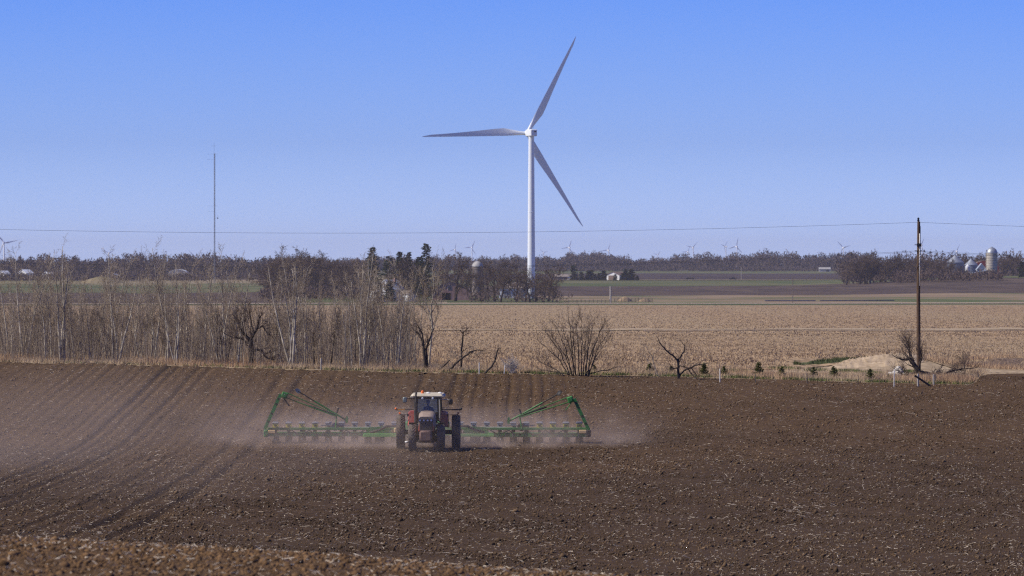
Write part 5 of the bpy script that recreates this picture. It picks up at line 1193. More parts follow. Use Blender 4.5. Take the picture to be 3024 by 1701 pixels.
# hood
def hs(y, wb, wt, zb, zs, zt): return [(-wb, y, zb), (-wb * 1.02, y, (zb + zs) / 2), (-wb, y, zs), (-wt, y, zt - .03), (-wt * .5, y, zt), (wt * .5, y, zt), (wt, y, zt - .03), (wb, y, zs), (wb * 1.02, y, (zb + zs) / 2), (wb, y, zb)]
q = MB(); q.loft([hs(-2.42, .36, .26, 1.72, 1.86, 1.98), hs(-2.30, .41, .33, 1.5, 1.93, 2.05), hs(-1.6, .44, .35, 1.35, 2.0, 2.13), hs(-.2, .47, .34, 1.3, 2.1, 2.25)]); q.build('hood', M['hood_dust'], tr_, 'auto')
q = MB(); q.loft([hs(-2.36, .40, .36, 1.22, 1.5, 1.70), hs(-2.2, .42, .40, 1.15, 1.45, 1.62), hs(-.3, .45, .42, 1.1, 1.4, 1.5)]); q.build('engine_side', M['red_paint'], tr_, 'auto')
q = MB(); q.prism([(-.40, 1.66), (.40, 1.66), (.41, 1.92), (.30, 2.0), (-.30, 2.0), (-.41, 1.92)], -2.47, -2.40); q.build('nose', M['nose_grey'], tr_)
for zx in (870, 937, 1007, 1070):
    x, z = P(zx, 700); q = MB(); q.lathe([(.098, -.03), (.105, -.07), (.08, -.075), (.075, -.05)], 16, 'Y', (x, -2.45, z)); hb = q.build('headlight_rim', M['black'], tr_, 'auto')
    q = MB(); q.lathe([(.001, -.062), (.045, -.058), (.076, -.04), (.076, -.02)], 16, 'Y', (x, -2.45, z)); q.build('headlight', M['lamp_glass'], hb, True)
q = MB(); q.box((0, -2.40, 1.45), (.72, .05, .44)); q.build('grille_backing', M['black'], tr_)
q = MB()
for k in range(15): q.box((-.33 + k * .66 / 14, -2.44, 1.45), (.020, .05, .42))
for z in (1.245, 1.655): q.box((0, -2.445, z), (.74, .05, .03))
q.build('grille', M['nose_grey'], tr_)
q = MB(); q.box((-.02, -2.55, .92), (.70, .42, .62), bev=.09); q.build('front_weight', M['dusty_red'], tr_, 'auto')
q = MB(); q.box((0, -2.2, .62), (.9, .3, .16), bev=.03); q.build('weight_bracket', M['dark_metal'], tr_)
# cab
ZB, ZT = 1.62, 2.98
q = MB()
for (a, b_) in (((-.60, -.25, ZB + .1), (-.56, -.12, ZT)), ((.62, -.25, ZB + .1), (.58, -.12, ZT)), ((-.80, .75, ZB - .2), (-.74, .75, ZT)), ((.80, .75, ZB - .2), (.74, .75, ZT)), ((-.78, 1.72, ZB + .1), (-.70, 1.62, ZT)), ((.78, 1.72, ZB + .1), (.70, 1.62, ZT))): q.tube([a, b_], .045, 6)
q.tube([(-.56, -.12, ZT - .03), (.58, -.12, ZT - .03)], .04, 6); q.tube([(-.70, 1.62, ZT - .03), (.70, 1.62, ZT - .03)], .04, 6)
for sg in (-1, 1): q.tube([(sg * .57, -.12, ZT - .03), (sg * .74, .75, ZT - .02), (sg * .70, 1.62, ZT - .03)], .045, 6); q.tube([(sg * .61, -.25, ZB + .1), (sg * .80, .75, ZB - .1), (sg * .78, 1.72, ZB + .1)], .045, 6)
q.build('cab_frame', M['black'], tr_, 'auto')
q = MB(); q.box((0, .75, 1.36), (1.45, 1.9, .14), bev=.02); q.box((0, -.22, 1.85), (1.16, .10, .62), bev=.02); q.build('cab_floor', M['black'], tr_)
def pane_(pts, nm, parent):
    q = MB(); pts = [Vector(p) for p in pts]; n_ = (pts[1] - pts[0]).cross(pts[2] - pts[0]).normalized() * .008
    q.add([tuple(p) for p in pts] + [tuple(p + n_) for p in pts], [(0, 1, 2, 3), (7, 6, 5, 4), (0, 4, 5, 1), (1, 5, 6, 2), (2, 6, 7, 3), (3, 7, 4, 0)]); return q.build(nm, M['pane'], parent)
pane_([(-.57, -.235, 2.12), (.59, -.235, 2.12), (.555, -.13, 2.94), (-.535, -.13, 2.94)], 'windscreen', tr_)
for sg in (-1, 1):
    pane_([(sg * .625, -.2, 1.8), (sg * .795, .72, 1.7), (sg * .735, .72, 2.93), (sg * .575, -.1, 2.93)], 'door_glass', tr_)
    pane_([(sg * .795, .79, 1.7), (sg * .775, 1.68, 1.8), (sg * .705, 1.6, 2.93), (sg * .735, .79, 2.93)], 'side_window', tr_)
pane_([(-.74, 1.68, 1.8), (.74, 1.68, 1.8), (.67, 1.61, 2.93), (-.67, 1.61, 2.93)], 'rear_window', tr_)
q = MB()
q.loft([[(-.80, -.38, 3.02), (-.92, -.1, 3.0), (-.94, 1.8, 3.0), (.96, 1.8, 3.0), (.95, -.1, 3.0), (.82, -.38, 3.02)], [(-.82, -.42, 3.08), (-.95, -.12, 3.08), (-.96, 1.85, 3.08), (.98, 1.85, 3.08), (.97, -.12, 3.08), (.84, -.42, 3.08)], [(-.76, -.34, 3.17), (-.86, -.05, 3.18), (-.86, 1.7, 3.19), (.88, 1.7, 3.19), (.88, -.05, 3.18), (.78, -.34, 3.17)], [(-.5, -.1, 3.20), (-.6, .1, 3.22), (-.6, 1.5, 3.22), (.62, 1.5, 3.22), (.62, .1, 3.22), (.52, -.1, 3.20)]])
rf = q.build('roof', M['cream'], tr_, 'auto')
for x in (-.88, .86):
    q = MB(); q.box((x * .98, -.30, 3.04), (.16, .18, .10), bev=.02); q.build('roof_corner', M['cream'], rf)
for zx in (893, 1075): x, z = P(zx, 335); q = MB(); q.lathe([(.05, 0), (.06, -.07), (.02, -.08)], 12, 'Y', (x, -.36, 2.96)); q.build('work_light', M['lamp_glass'], rf, 'auto')
x, z = P(890, 262); q = MB(); q.lathe([(.075, 0), (.085, .02), (.085, .13), (.06, .18), (.01, .20)], 14, 'Z', (x, .1, 3.19)); q.build('beacon', M['orange'], tr_, 'auto')
for zx in (988, 1200): x, z = P(zx, 255); q = MB(); q.lathe([(.11, 0), (.12, .03), (.09, .07), (.02, .09)], 16, 'Z', (x, .25, 3.20)); q.build('receiver_dome', M['white_paint'], tr_, 'auto')
x, _ = P(772, 0); q = MB(); q.tube([(x + .02, -.62, 1.5), (x, -.62, 1.8), (x, -.62, 2.45)], .095, 12); q.tube([(x, -.62, 2.45), (x + .02, -.62, 3.18), (x + .04, -.56, 3.28)], [.062, .055, .06], 10); q.build('exhaust_pipe', M['dark_metal'], tr_, 'auto')
q = MB(); q.tube([(.70, -.55, 1.75), (.69, -.5, 2.2), (.68, -.36, 2.9)], .02, 6); q.build('grab_rail', M['pale_wood'], tr_)
# mirrors
for sg, (mx, mz), (ax0, az0) in ((-1, P(577, 365), P(790, 345)), (1, P(1393, 397), P(1200, 355))):
    q = MB(); q.tube([(ax0 if sg < 0 else ax0, -.1, az0), (mx - sg * .10, -.25, az0 - .01 * sg), (mx, -.25, mz + .1)], .024, 6); am = q.build('mirror_arm', M['black'] if sg < 0 else M['pale_wood'], tr_, 'auto')
    q = MB(); q.box((mx, -.28, mz), (.235, .11, .32), bev=.045); mm_ = q.build('mirror', M['mirror_glass'] if sg < 0 else M['black'], tr_, 'auto')
    q = MB(); q.box((mx, -.22, mz), (.19, .012, .26), bev=.004); q.build('mirror_glass', M['lamp_glass'], mm_)
# side bars with lamps
for sg in (-1, 1):
    xa, z = P(735 if sg < 0 else 1235, 548); xb, _ = P(408 if sg < 0 else 1572, 548); xm = xa + (xb - xa) * .52
    q = MB(); q.tube([(xa, .5, z), (xm, .5, z)], .028, 6); br = q.build('lamp_arm', M['dark_metal'], tr_)
    q = MB(); q.box(((xm + xb) / 2, .5, z), (abs(xb - xm), .05, .075)); q.build('lamp_bar', M['amber_bar'] if sg < 0 else M['dark_metal'], br)
    q = MB(); q.ball((xb, .5, z + .05), .07, 10, 6); q.build('arm_lamp', M['orange'] if sg < 0 else M['black'], br, True)
    xw, zw = P(462 if sg < 0 else 1508, 632); q = MB(); q.box((xw, 1.9, zw), (.11, .1, .12), bev=.02); wl_ = q.build('warning_light', M['orange'], tr_); q = MB(); q.tube([(sg * .95, 1.9, zw - .1), (xw, 1.9, zw - .07)], .02, 5); q.build('lamp_stalk', M['dark_metal'], wl_)
# fenders: arched plates over the rear wheels
for sg in (-1, 1):
    q = MB(); V = []; Fc = []; k = 9
    for j in range(k):
        a = R(20 + j * 150 / (k - 1)); ry, rz_ = 1.06 * math.cos(a), 1.06 * math.sin(a)
        for x in (.70, 1.10): V.append((sg * x, 1.45 - ry * 1.0, .98 + rz_ + (.16 if x < .9 else .08)))
        for x in (1.13, .70): V.append((sg * x, 1.45 - ry * .93, .98 + rz_ * .93 + (.16 if x < .9 else .02)))
    for j in range(k - 1):
        for s_ in range(4): Fc.append((j * 4 + s_, j * 4 + (s_ + 1) % 4, (j + 1) * 4 + (s_ + 1) % 4, (j + 1) * 4 + s_))
    Fc += [(0, 1, 2, 3), ((k - 1) * 4, (k - 1) * 4 + 3, (k - 1) * 4 + 2, (k - 1) * 4 + 1)]
    q.add(V, Fc)
    q.loft([[(sg * .70, .25, 1.35), (sg * 1.06, .25, 1.35), (sg * 1.10, .3, 2.05), (sg * .98, .35, 2.2), (sg * .74, .35, 2.2)], [(sg * .70, .6, 1.3), (sg * 1.06, .6, 1.3), (sg * 1.10, .7, 2.1), (sg * .98, .75, 2.22), (sg * .74, .75, 2.22)]])
    fd = q.build('fender', M['red_paint'], tr_, 'auto')
    q = MB(); q.box((sg * 1.13, .34, 1.98), (.08, .12, .16), bev=.02); q.build('fender_lamp', M['black'], fd)
    # small curved fenders over the front wheels
    q = MB(); V = []; Fc = []
    for j in range(7):
        a = R(15 + j * 82 / 6)
        for x in (.62, 1.0):
            for rr2 in (.84, .87): V.append((sg * x, -1.5 - rr2 * math.cos(a) * -1, .775 + rr2 * math.sin(a)))
    for j in range(6):
        b_ = j * 4
        for (u, v) in ((0, 1), (1, 3), (3, 2), (2, 0)): Fc.append((b_ + u, b_ + v, b_ + 4 + v, b_ + 4 + u))
    Fc += [(0, 1, 3, 2), (24, 26, 27, 25)]
    q.add(V, Fc); q.build('front_fender', M['black'], tr_, 'auto')
# steps and tank
q = MB(); q.box((-.74, .1, 1.0), (.5, .9, .62), bev=.1); q.build('fuel_tank', M['black'], tr_, 'auto')
for z in (.45, .75, 1.05): q = MB(); q.box((-1.0, .15, z), (.28, .5, .05)); q.build('step', M['dark_metal'], tr_)
q = MB(); q.ball((-1.18, .4, .46), .12, 10, 6, (1, 1, .55)); q.build('strainer_bowl', M['lamp_glass'], tr_, True)
q = MB(); q.box((.72, .1, 1.0), (.44, .9, .6), bev=.08); q.build('battery_box', M['dusty_red'], tr_, 'auto')
# seat, wheel, console
q = MB(); q.box((0, .95, 1.66), (.52, .50, .14), bev=.05); q.box((0, 1.22, 2.02), (.50, .13, .70), bev=.05); q.tube([(0, .95, 1.4), (0, .95, 1.62)], .12, 8); q.build('seat', M['seat_cloth'], tr_, 'auto')
q = MB(); V = []; k = 20
pts = [(.19 * math.cos(2 * math.pi * j / k), .32 + .10 * math.sin(2 * math.pi * j / k), 2.10 + .165 * math.sin(2 * math.pi * j / k)) for j in range(k + 1)]
q.tube(pts, .015, 6, False); q.tube([(0, .32, 2.10), (0, .12, 1.75)], .04, 8); q.tube([(-.19, .32, 2.1), (.19, .32, 2.1)], .014, 5); q.build('steering_wheel', M['black'], tr_, 'auto')
q = MB(); q.box((0, .05, 2.02), (.40, .22, .26), bev=.04); q.build('dash', M['black'], tr_)
# ------------------------------------------------------------------ driver: one skinned body
def person(origin, rot):
    t = thing('person', origin, 'driver in dark jacket and cap sitting at the wheel inside the tractor cab', 'person', None, rot)
    V = [(0, .95, 1.74)]; Ed = []; Rd = [.155]
    def ch(start, pts):
        i0 = start
        for (p, r_) in pts: V.append(p); Rd.append(r_); Ed.append((i0, len(V) - 1)); i0 = len(V) - 1
        return i0
    ch_ = ch(0, [((0, 1.0, 1.95), .15), ((0, 1.02, 2.15), .165), ((0, 1.02, 2.32), .165)]); nk = ch(ch_, [((0, 1.0, 2.45), .075), ((0, .97, 2.52), .062)])
    for sg in (-1, 1):
        s_ = ch(ch_, [((sg * .20, 1.0, 2.36), .085), ((sg * .30, .88, 2.16), .060), ((sg * .31, .72, 2.03), .050), ((sg * .23, .48, 2.10), .040), ((sg * .19, .38, 2.14), .032)])
        k = ch(0, [((sg * .11, .85, 1.74), .105), ((sg * .17, .52, 1.80), .080), ((sg * .18, .36, 1.78), .068), ((sg * .18, .26, 1.52), .050), ((sg * .18, .22, 1.46), .045), ((sg * .18, .08, 1.44), .038)])
    me = bpy.data.meshes.new('body'); me.from_pydata(V, Ed, []); me.update(); o_ = link('body', me, M['jacket'], t)
    md = o_.modifiers.new('skin', 'SKIN'); md.use_smooth_shade = True; o_.modifiers.new('sub', 'SUBSURF').levels = 1; o_.modifiers['sub'].render_levels = 1
    for i_, sv in enumerate(me.skin_vertices[0].data): sv.radius = (Rd[i_] * (1.25 if i_ in (0, 1, 2, 3) else 1), Rd[i_]); sv.use_root = (i_ == 0)
    # head with brow, nose, jaw and ears
    q = MB(); q.ball((0, .96, 2.66), .105, 16, 12, (.84, 1.0, 1.22)); q.ball((0, .862, 2.655), .022, 8, 6, (.8, 1.1, 1.5)); q.ball((0, .90, 2.575), .055, 10, 6, (1.0, .9, .7))
    for sg in (-1, 1): q.ball((sg * .09, .975, 2.655), .03, 8, 6, (.4, .8, 1.1)); q.ball((sg * .036, .868, 2.685), .016, 8, 5, (1.2, .6, .7))
    q.tube([(0, .985, 2.48), (0, .97, 2.60)], .058, 10); q.box((0, .862, 2.605), (.05, .012, .010)); q.build('head', M['skin'], t, True)
    q = MB(); q.lathe([(.098, 2.70), (.108, 2.72), (.10, 2.78), (.06, 2.815), (.005, 2.825)], 16, 'Z', (0, .965, 0)); q.prism([(-.07, .87), (-.08, .80), (-.04, .765), (.04, .765), (.08, .80), (.07, .87)], 2.715, 2.728, 'XY'); q.build('cap', M['cap'], t, 'auto')
    for sg in (-1, 1):
        q = MB(); c_ = (sg * .19, .35, 2.15); q.ball(c_, .042, 10, 6, (.62, 1.0, .8))
        for f_, (dx, ln) in enumerate(((-.028, .060), (-.010, .070), (.010, .066), (.027, .052))):
            z0 = 2.15 - dx * .9; q.tube([(c_[0] - sg * .005, .325, z0), (c_[0] + sg * .008, .325 - ln * .55, z0 + .004), (c_[0] + sg * .022, .325 - ln * .45, z0 - .014), (c_[0] + sg * .026, .33, z0 - .022)], [.010, .0095, .009, .007], 6)
        q.tube([(c_[0] - sg * .012, .36, 2.165), (c_[0] - sg * .028, .335, 2.18), (c_[0] - sg * .022, .31, 2.178)], [.012, .010, .008], 6)
        q.build('hand', M['skin'], t, True)
    return t
pr_ = person((TX, TY, TZ), tr_.rotation_euler[2]); pr_.rotation_euler = tr_.rotation_euler

# ------------------------------------------------------------------ the planter
PX = (1262 - 1512) / F * 327.5; PY = 327.5; PZ = gz(PX, PY)
pl = thing('planter', (PX, PY, PZ), 'wide green row planter with folded marker arms towed behind the red tractor', 'planter', None, 0)
G1, G2 = M['green_paint'], M['green_sunlit']
q = MB(); q.box((-5.05, .1, .86), (8.3, .16, .14), bev=.02); q.box((5.05, .1, .86), (8.3, .16, .14), bev=.02); q.build('top_rail', G1, pl)
q = MB(); q.box((-6.35, -.1, .56), (5.7, .18, .26), bev=.02); q.box((6.35, -.1, .52), (5.7, .18, .26), bev=.02); q.build('tool_bar', G1, pl)
q = MB(); q.box((-2.65, -.3, .50), (2.05, .18, .20), bev=.02); q.box((2.8, -.3, .50), (2.1, .18, .17), bev=.02); q.box((0, -.1, .62), (3.6, .2, .25), bev=.02); q.build('centre_bar', G2, pl)
for sg in (-1, 1):
    q = MB(); q.prism([(sg * 2.0, .60), (sg * 3.6, .60), (sg * 3.35, .95), (sg * 2.2, 1.0)], -.1, .25); q.build('gusset', G1, pl)
    q = MB(); q.tube([(sg * 3.3, -.25, .66), (sg * 2.75, -.3, .80), (sg * 2.35, -.35, 1.02), (sg * 1.9, -.35, 1.03), (sg * 1.3, -.3, .98)], .07, 8); q.build('hose_bundle', M['dark_metal'], pl, True)
    q = MB(); q.box((sg * 1.72, -.05, .78), (.42, .3, .30), bev=.05); q.build('seed_box', M['tank_tan'], pl)
    for x in np.arange(3.75, 9.2, .381): q = MB(); q.box((sg * x, -.20, .555 if sg < 0 else .515), (.022, .03, .29)); q.build('bar_clamp', M['pale_wood'] if int(x * 10) % 3 == 0 else G1, pl)
    q = MB(); x0 = 8.95; q.box((sg * x0, -.12, .70), (.42, .24, .20), bev=.03); q.build('end_box', M['tank_tan'], pl)
    q = MB(); q.box((sg * 9.28, 0, .60), (.26, .5, .42), bev=.05); q.tube([(sg * 9.28, -.3, .62), (sg * 9.28, .35, .62)], .12, 10); q.build('wing_end', M['dark_metal'] if sg > 0 else G1, pl)
    for k in range(5):
        xa = sg * (3.6 + k * 1.05); q = MB(); sag = .10 + .05 * (k % 3)
        q.tube([(xa, -.18, .80), (xa + sg * .35, -.24, .72 - sag), (xa + sg * .75, -.24, .72 - sag), (xa + sg * 1.1, -.18, .80)], .028, 6, False); q.build('hose', M['black'], pl, True)
    q = MB(); q.box((sg * 3.9, .1, .955), (1.7, .10, .05)); q.build('dusty_plate', M['pale_box'], pl)
# row units
me_sh = MB(); me_sh.box((0, .45, .58), (.10, .75, .16), bev=.02); me_sh.box((0, .75, .42), (.24, .50, .34), bev=.04); me_sh.prism([(.5, .05), (.95, .02), (1.0, .45), (.45, .45)], -.04, .04, 'YZ'); me_sh.box((0, 1.25, .30), (.08, .7, .10)); me_sh.box((0, .2, .68), (.20, .10, .28)); me_sh = me_sh.mesh('row_unit')
me_hp = MB(); me_hp.loft([[(-.10, .55, .72), (.10, .55, .72), (.10, .95, .72), (-.10, .95, .72)], [(-.16, .40, .92), (.16, .40, .92), (.16, 1.05, .92), (-.16, 1.05, .92)], [(-.16, .40, 1.15), (.16, .40, 1.15), (.16, 1.05, 1.15), (-.16, 1.05, 1.15)]]); me_hp = me_hp.mesh('hopper')
me_hl = MB(); me_hl.loft([[(-.19, .38, 1.15), (.19, .38, 1.15), (.19, 1.10, 1.15), (-.19, 1.10, 1.15)], [(-.19, .38, 1.19), (.19, .38, 1.19), (.19, 1.10, 1.20), (-.19, 1.10, 1.20)], [(-.14, .45, 1.24), (.14, .45, 1.24), (.14, 1.0, 1.25), (-.14, 1.0, 1.25)]]); me_hl = me_hl.mesh('hopper_lid')
me_hd = MB(); me_hd.box((0, .385, 1.03), (.17, .04, .05), bev=.01); me_hd = me_hd.mesh('hopper_handle')
me_gw = MB().lathe([(.05, -.05), (.13, -.05), (.20, -.055), (.205, .0), (.20, .055), (.13, .05), (.05, .05)], 16, 'X').mesh('gauge_wheel')
me_cw = MB().lathe([(.04, -.03), (.15, -.02), (.15, .02), (.04, .03)], 14, 'X').mesh('closing_wheel')
hopper_mats = {}
def hopper_mesh(src, m):
    key = (src.name, m.name)
    if key not in hopper_mats: c_ = src.copy(); c_.materials.clear(); c_.materials.append(m); hopper_mats[key] = c_
    return hopper_mats[key]
for me, m in ((me_sh, M['dark_metal']), (me_hl, M['lid_grey']), (me_hd, M['black']), (me_gw, M['tyre']), (me_cw, M['dark_metal'])): me.materials.append(m)
for k in range(24):
    x = (812 - 1262) / F * PY + k * .762
    u = bpy.data.objects.new('row_unit', me_sh); C.objects.link(u); u.parent = pl; u.location = (x, .12, 0)
    out = min(k, 23 - k); hm = M['yellow'] if out < 4 else M['pale_box']
    def sub(nm, me, loc=(0, 0, 0), rot=None):
        o_ = bpy.data.objects.new(nm, me); C.objects.link(o_); o_.parent = u; o_.location = loc
        if rot: o_.rotation_euler = rot
    sub('hopper', hopper_mesh(me_hp, hm)); sub('hopper_lid', me_hl); sub('hopper_handle', me_hd)
    for sx in (-1, 1): sub('gauge_wheel', me_gw, (sx * .13, .82, .19), (0, 0, sx * .12)); sub('closing_wheel', me_cw, (sx * .07, 1.55, .14), (0, sx * .3, 0))
    if k in (0, 2, 4, 13, 17): q = MB(); q.ball((.02, -.02, .26), .035, 8, 5); q.build('spray_nozzle', M['lamp_glass'], u, True)
# carrying wheels under the wings
for x in (-7.2, -2.9, 2.9, 7.2):
    q = MB(); q.lathe([(.1, -.14), (.30, -.15), (.40, -.12), (.42, 0), (.40, .12), (.30, .15), (.1, .14)], 20, 'X', (x, 1.3, .41)); q.build('carrying_wheel', M['tyre'], pl, 'auto')
# drawbar
q = MB(); q.box((0, -2.4, .55), (.22, 4.6, .24), bev=.03); q.build('drawbar', G1, pl)
q = MB(); q.box((0, .7, 1.0), (2.6, 1.0, .6), bev=.1); q.build('centre_frame', G1, pl)
# marker arms
def plate_arm(q, a, b_, w_, th):
    a, b_ = Vector(a), Vector(b_); d = (b_ - a).normalized(); s_ = Vector((0, 1, 0)); n_ = d.cross(s_)
    V = []
    for p in (a, b_):
        for (i_, j) in ((-1, -1), (1, -1), (1, 1), (-1, 1)): V.append(tuple(p + n_ * i_ * w_ / 2 + s_ * j * th / 2))
    q.add(V, [(0, 1, 2, 3), (7, 6, 5, 4), (0, 4, 5, 1), (1, 5, 6, 2), (2, 6, 7, 3), (3, 7, 4, 0)])
for sg in (-1, 1):
    if sg < 0: base, elb, hub, rod, dsc, tip, post0, post1 = (-9.36, .84), (-8.44, 2.86), (-8.22, 2.80), (-5.24, 1.58), (-7.45, 3.02), (-4.64, 1.33), (-5.28, 1.05), (-5.22, 1.72)
    else: base, elb, hub, rod, dsc, tip, post0, post1 = (9.30, .78), (8.45, 2.60), (8.24, 2.55), (5.28, 1.50), (7.6, 2.90), (4.68, 1.28), (5.44, .95), (5.30, 1.66)
    q = MB(); plate_arm(q, (base[0], -.1, base[1]), (elb[0], -.1, elb[1]), .19, .14); ar_ = q.build('marker_arm', M['green_arm'], pl)
    for f in (.22, .45, .72, .87):
        c_ = (base[0] + (elb[0] - base[0]) * f, -.17, base[1] + (elb[1] - base[1]) * f); q = MB(); q.lathe([(.058, -.012), (.058, .006)], 12, 'Y', c_); q.build('arm_hole', M['black'], ar_)
    q = MB(); q.box((hub[0], -.05, hub[1]), (.36, .26, .36), Matrix.Rotation(sg * -.4, 3, 'Y'), .05); q.lathe([(.10, -.2), (.10, .2)], 12, 'Y', (hub[0], -.05, hub[1])); q.build('elbow_hinge', M['green_arm'], pl)
    q = MB(); q.tube([(hub[0], -.2, hub[1] + .02), (hub[0] - sg * .02, -.2, hub[1] + .06)], .055, 8); q.build('hinge_pin', M['galv'], pl)
    q = MB(); q.tube([(hub[0] + sg * .05, -.1, hub[1] - .18), (hub[0] - sg * .28, -.1, hub[1] - .62)], .045 if sg < 0 else .03, 6); q.build('damper', M['black'] if sg < 0 else M['green_arm'], pl)
    q = MB(); q.tube([(hub[0] - sg * .1, 0, hub[1] + .15), (rod[0], 0, rod[1] + .10)], .027, 6); q.build('link_rod', M['green_arm'], pl)
    q = MB(); q.tube([(hub[0] - sg * .1, 0, hub[1] - .15), (rod[0] + sg * .3, 0, rod[1] + .10), (rod[0], 0, rod[1])], .030, 6); q.build('link_rod', M['green_arm'], pl)
    q = MB(); q.tube([(rod[0] + sg * 1.6, .05, rod[1] + .62), (rod[0], .05, rod[1] + .06)], .04, 6); q.build('cylinder', M['dark_metal'], pl)
    mid = tuple(dsc[i_] + (tip[i_] - dsc[i_]) * .33 for i_ in (0, 1))
    q = MB(); q.tube([(mid[0], .2, mid[1]), (tip[0], .2, tip[1])], .052, 6); oa = q.build('outer_arm', M['green_arm'], pl)
    q = MB(); q.tube([(dsc[0], .2, dsc[1]), (mid[0], .2, mid[1])], .035, 6); q.build('disc_shaft', M['black'], oa)
    q = MB(); q.lathe([(.02, -.05), (.14, -.03), (.18, .0), (.14, .0), (.02, -.02)], 16, 'X', (0, 0, 0)); dm = q.build('marker_disc', M['mirror_glass'] if sg < 0 else M['black'], oa, 'auto'); dm.location = (dsc[0], .2, dsc[1] + .02); dm.rotation_euler = (0, R(35 * sg), R(50 * sg))
    q = MB(); q.prism([(tip[0] - .06, tip[1] - .14), (tip[0] + .06, tip[1] - .14), (tip[0] + .07, tip[1] + .22), (tip[0] - .03, tip[1] + .26), (tip[0] - .09, tip[1])], .12, .26); q.build('tip_bracket', M['green_arm'], oa)
    q = MB(); q.tube([(post0[0], .05, post0[1] - .1), (post1[0], .05, post1[1])], .04, 6); ps = q.build('rest_post', M['green_arm'], pl)
    q = MB(); q.box((post1[0] + .05, .08, post1[1] + .20), (.10, .08, .36), Matrix.Rotation(.35 * (1 if sg < 0 else -1), 3, 'Y'), .03); q.build('rest_pad', M['dark_metal'], ps)
    q = MB(); q.lathe([(.06, -.08), (.20, -.09), (.235, -.05), (.235, .05), (.20, .09), (.06, .08)], 20, 'Y', (post0[0] - .02, .3, .98 if sg < 0 else .96)); q.build('fan_housing', M['dark_metal'] if sg > 0 else M['lid_grey'], pl, 'auto')
    for dx in (-.55, .45): q = MB(); q.box((post0[0] + dx, .25, 1.06), (.65, .3, .05), bev=.01); q.build('hopper_cover', M['lid_grey'], pl)

# ------------------------------------------------------------------ dust and air
def dust(name, x0, x1, y0, y1, h_, dens, label, core, scale=.12, col=(.88, .72, .61), fall=1.0):
    n = 14; V = []; Fc = []
    gx = np.linspace(x0, x1, n); gy = np.linspace(y0, y1, n)
    for top in (0, 1):
        for yy in gy:
            for xx in gx: V.append((xx, yy, gz(xx, yy) - .15 + top * (h_ + .15)))
    def I(t_, j, i_): return t_ * n * n + j * n + i_
    for j in range(n - 1):
        for i_ in range(n - 1):
            Fc.append((I(0, j, i_), I(0, j + 1, i_), I(0, j + 1, i_ + 1), I(0, j, i_ + 1))); Fc.append((I(1, j, i_), I(1, j, i_ + 1), I(1, j + 1, i_ + 1), I(1, j + 1, i_)))
    for k in range(n - 1):
        Fc += [(I(0, 0, k), I(0, 0, k + 1), I(1, 0, k + 1), I(1, 0, k)), (I(0, n - 1, k + 1), I(0, n - 1, k), I(1, n - 1, k), I(1, n - 1, k + 1)), (I(0, k + 1, 0), I(0, k, 0), I(1, k, 0), I(1, k + 1, 0)), (I(0, k, n - 1), I(0, k + 1, n - 1), I(1, k + 1, n - 1), I(1, k, n - 1))]
    q = MB(); q.add(V, Fc); m = bpy.data.materials.new(name); m.use_nodes = True; t_ = m.node_tree; t_.nodes.remove(t_.nodes['Principled BSDF'])
    pv = t_.nodes.new('ShaderNodeVolumePrincipled'); pv.inputs['Color'].default_value = col + (1,); pv.inputs['Anisotropy'].default_value = .1
    tc = t_.nodes.new('ShaderNodeTexCoord'); mp = t_.nodes.new('ShaderNodeMapping'); mp.inputs['Scale'].default_value = (1, .35, 1.6)
    t_.links.new(tc.outputs['Object'], mp.inputs[0]); nz = t_.nodes.new('ShaderNodeTexNoise'); nz.inputs['Scale'].default_value = scale; nz.inputs['Detail'].default_value = 3
    t_.links.new(mp.outputs[0], nz.inputs['Vector'])
    mr_ = t_.nodes.new('ShaderNodeMapRange'); mr_.inputs['From Min'].default_value = .36; mr_.inputs['From Max'].default_value = .68; mr_.inputs['To Min'].default_value = .12; t_.links.new(nz.outputs['Fac'], mr_.inputs['Value'])
    sp = t_.nodes.new('ShaderNodeSeparateXYZ'); t_.links.new(tc.outputs['Object'], sp.inputs[0])
    def mth(op, a, b_=None, clamp=False):
        o_ = t_.nodes.new('ShaderNodeMath'); o_.operation = op; o_.use_clamp = clamp
        for i_, v in enumerate((a, b_)):
            if v is None: continue
            if isinstance(v, (int, float)): o_.inputs[i_].default_value = v
            else: t_.links.new(v, o_.inputs[i_])
        return o_.outputs[0]
    # soft fall-off towards the sides (object space) and upwards, above the plane of the ground here
    cx, cy, rx, ry = core
    ex = mth('POWER', mth('ABSOLUTE', mth('DIVIDE', mth('SUBTRACT', sp.outputs['X'], cx), rx)), 2.0); ey = mth('POWER', mth('ABSOLUTE', mth('DIVIDE', mth('SUBTRACT', sp.outputs['Y'], cy), ry)), 2.0)
    rad = mth('SUBTRACT', 1.0, mth('ADD', ex, ey), True)
    sl_ = (gz(cx, y1) - gz(cx, y0)) / (y1 - y0); gl = mth('ADD', mth('MULTIPLY', mth('SUBTRACT', sp.outputs['Y'], cy), sl_), gz(cx, cy))
    hh = mth('POWER', mth('SUBTRACT', 1.0, mth('DIVIDE', mth('SUBTRACT', sp.outputs['Z'], gl), h_), True), fall)
    d_ = mth('MULTIPLY', mth('MULTIPLY', mth('MULTIPLY', rad, hh), mr_.outputs[0]), dens)
    t_.links.new(d_, pv.inputs['Density']); t_.links.new(pv.outputs[0], t_.nodes['Material Output'].inputs['Volume'])
    o_ = q.build(name, m, None); tag(o_, label, 'dust', kind='stuff'); return o_
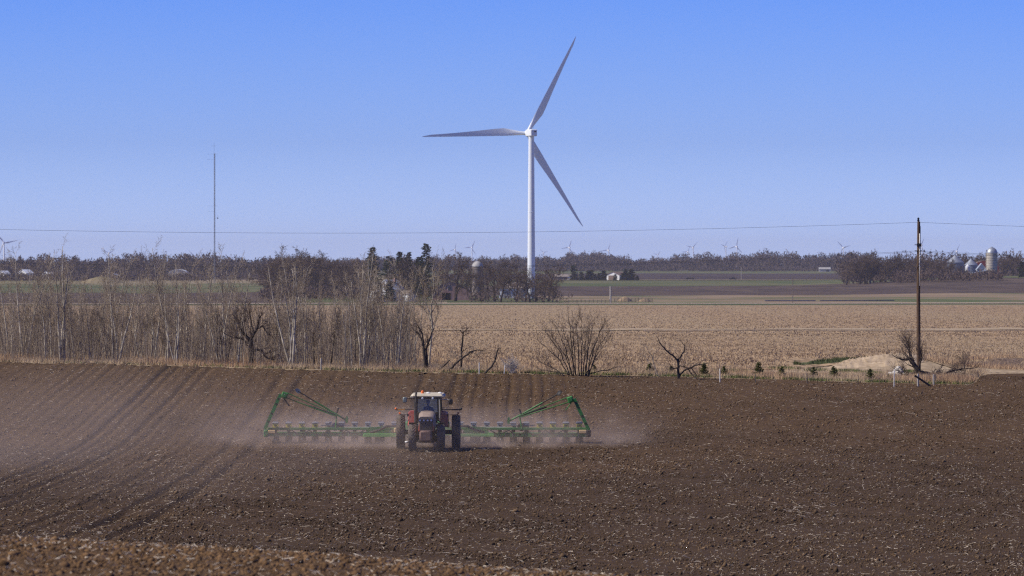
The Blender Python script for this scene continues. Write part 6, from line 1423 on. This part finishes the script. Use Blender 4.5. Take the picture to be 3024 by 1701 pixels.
dust('dust_cloud', -19, 12, 317, 340, 2.6, .30, 'pale brown dust hanging round the planter row units', (-4.8, 328, 14.6, 9.5), .38, fall=1.8)
dust('dust_cloud', -46, -1, 225, 365, 5.5, .0125, 'thin haze of dust drifting over the ploughed rows beside the planter', (-23, 300, 21.5, 72), .07, fall=1.2)

# the air itself
m = bpy.data.materials.new('air'); m.use_nodes = True; t_ = m.node_tree; t_.nodes.remove(t_.nodes['Principled BSDF'])
pv = t_.nodes.new('ShaderNodeVolumePrincipled'); pv.inputs['Color'].default_value = (.84, .84, 1.0, 1); pv.inputs['Density'].default_value = 2.7e-5; pv.inputs['Anisotropy'].default_value = .2
t_.links.new(pv.outputs[0], t_.nodes['Material Output'].inputs['Volume'])
q = MB(); q.box((0, 13500, 70), (170000, 29000, 190)); o_ = q.build('haze', m, None); o_['kind'] = 'stuff'

for o_ in list(C.objects):
    if o_.get('kind') == 'stuff' and not o_.get('label'):
        nm = o_.name.split('.')[0]
        o_['label'] = {'soil_clods': 'dark crumbly clods covering the ploughed field', 'bank_clods': 'larger brown clods on the near soil bank', 'straw_litter': 'pale straw bits scattered over the ploughed field', 'bank_straw': 'pale straw bits on the near soil bank',
            'dry_grass': 'tan dry grass along the far edge of the ploughed field', 'green_grass': 'short green grass at the foot of the dry verge', 'thicket_grass': 'tan dry grass under the bare thicket', 'green_tufts': 'green grass patches in the tan verge', 'ditch_grass': 'green grass lining the drainage ditch', 'stubble_stalks': 'broken tan maize stalks on the stubble field',
            'brush': 'dark tangled whips between the poplar trunks', 'pale_brush': 'pale tangled whips between the poplar trunks', 'far_woods': 'hazy bare woods along the horizon', 'hill_woods': 'hazy bare wood on the far hill top', 'farm_woods': 'bare woods behind the grain bins', 'grove_woods': 'brown bare wood behind the grove', 'yard_brush': 'brown brush round the farm yard trees', 'far_brush': 'dark brush at the foot of the far woods', 'stubble_residue': 'tan maize litter on the far stubble', 'grove_brush': 'brown brush at the foot of the grove', 'farm_brush': 'reddish brush in front of the grain bins', 'haze': 'pale blue air over the far fields'}.get(nm, nm.replace('_', ' ') + ' on the ground')
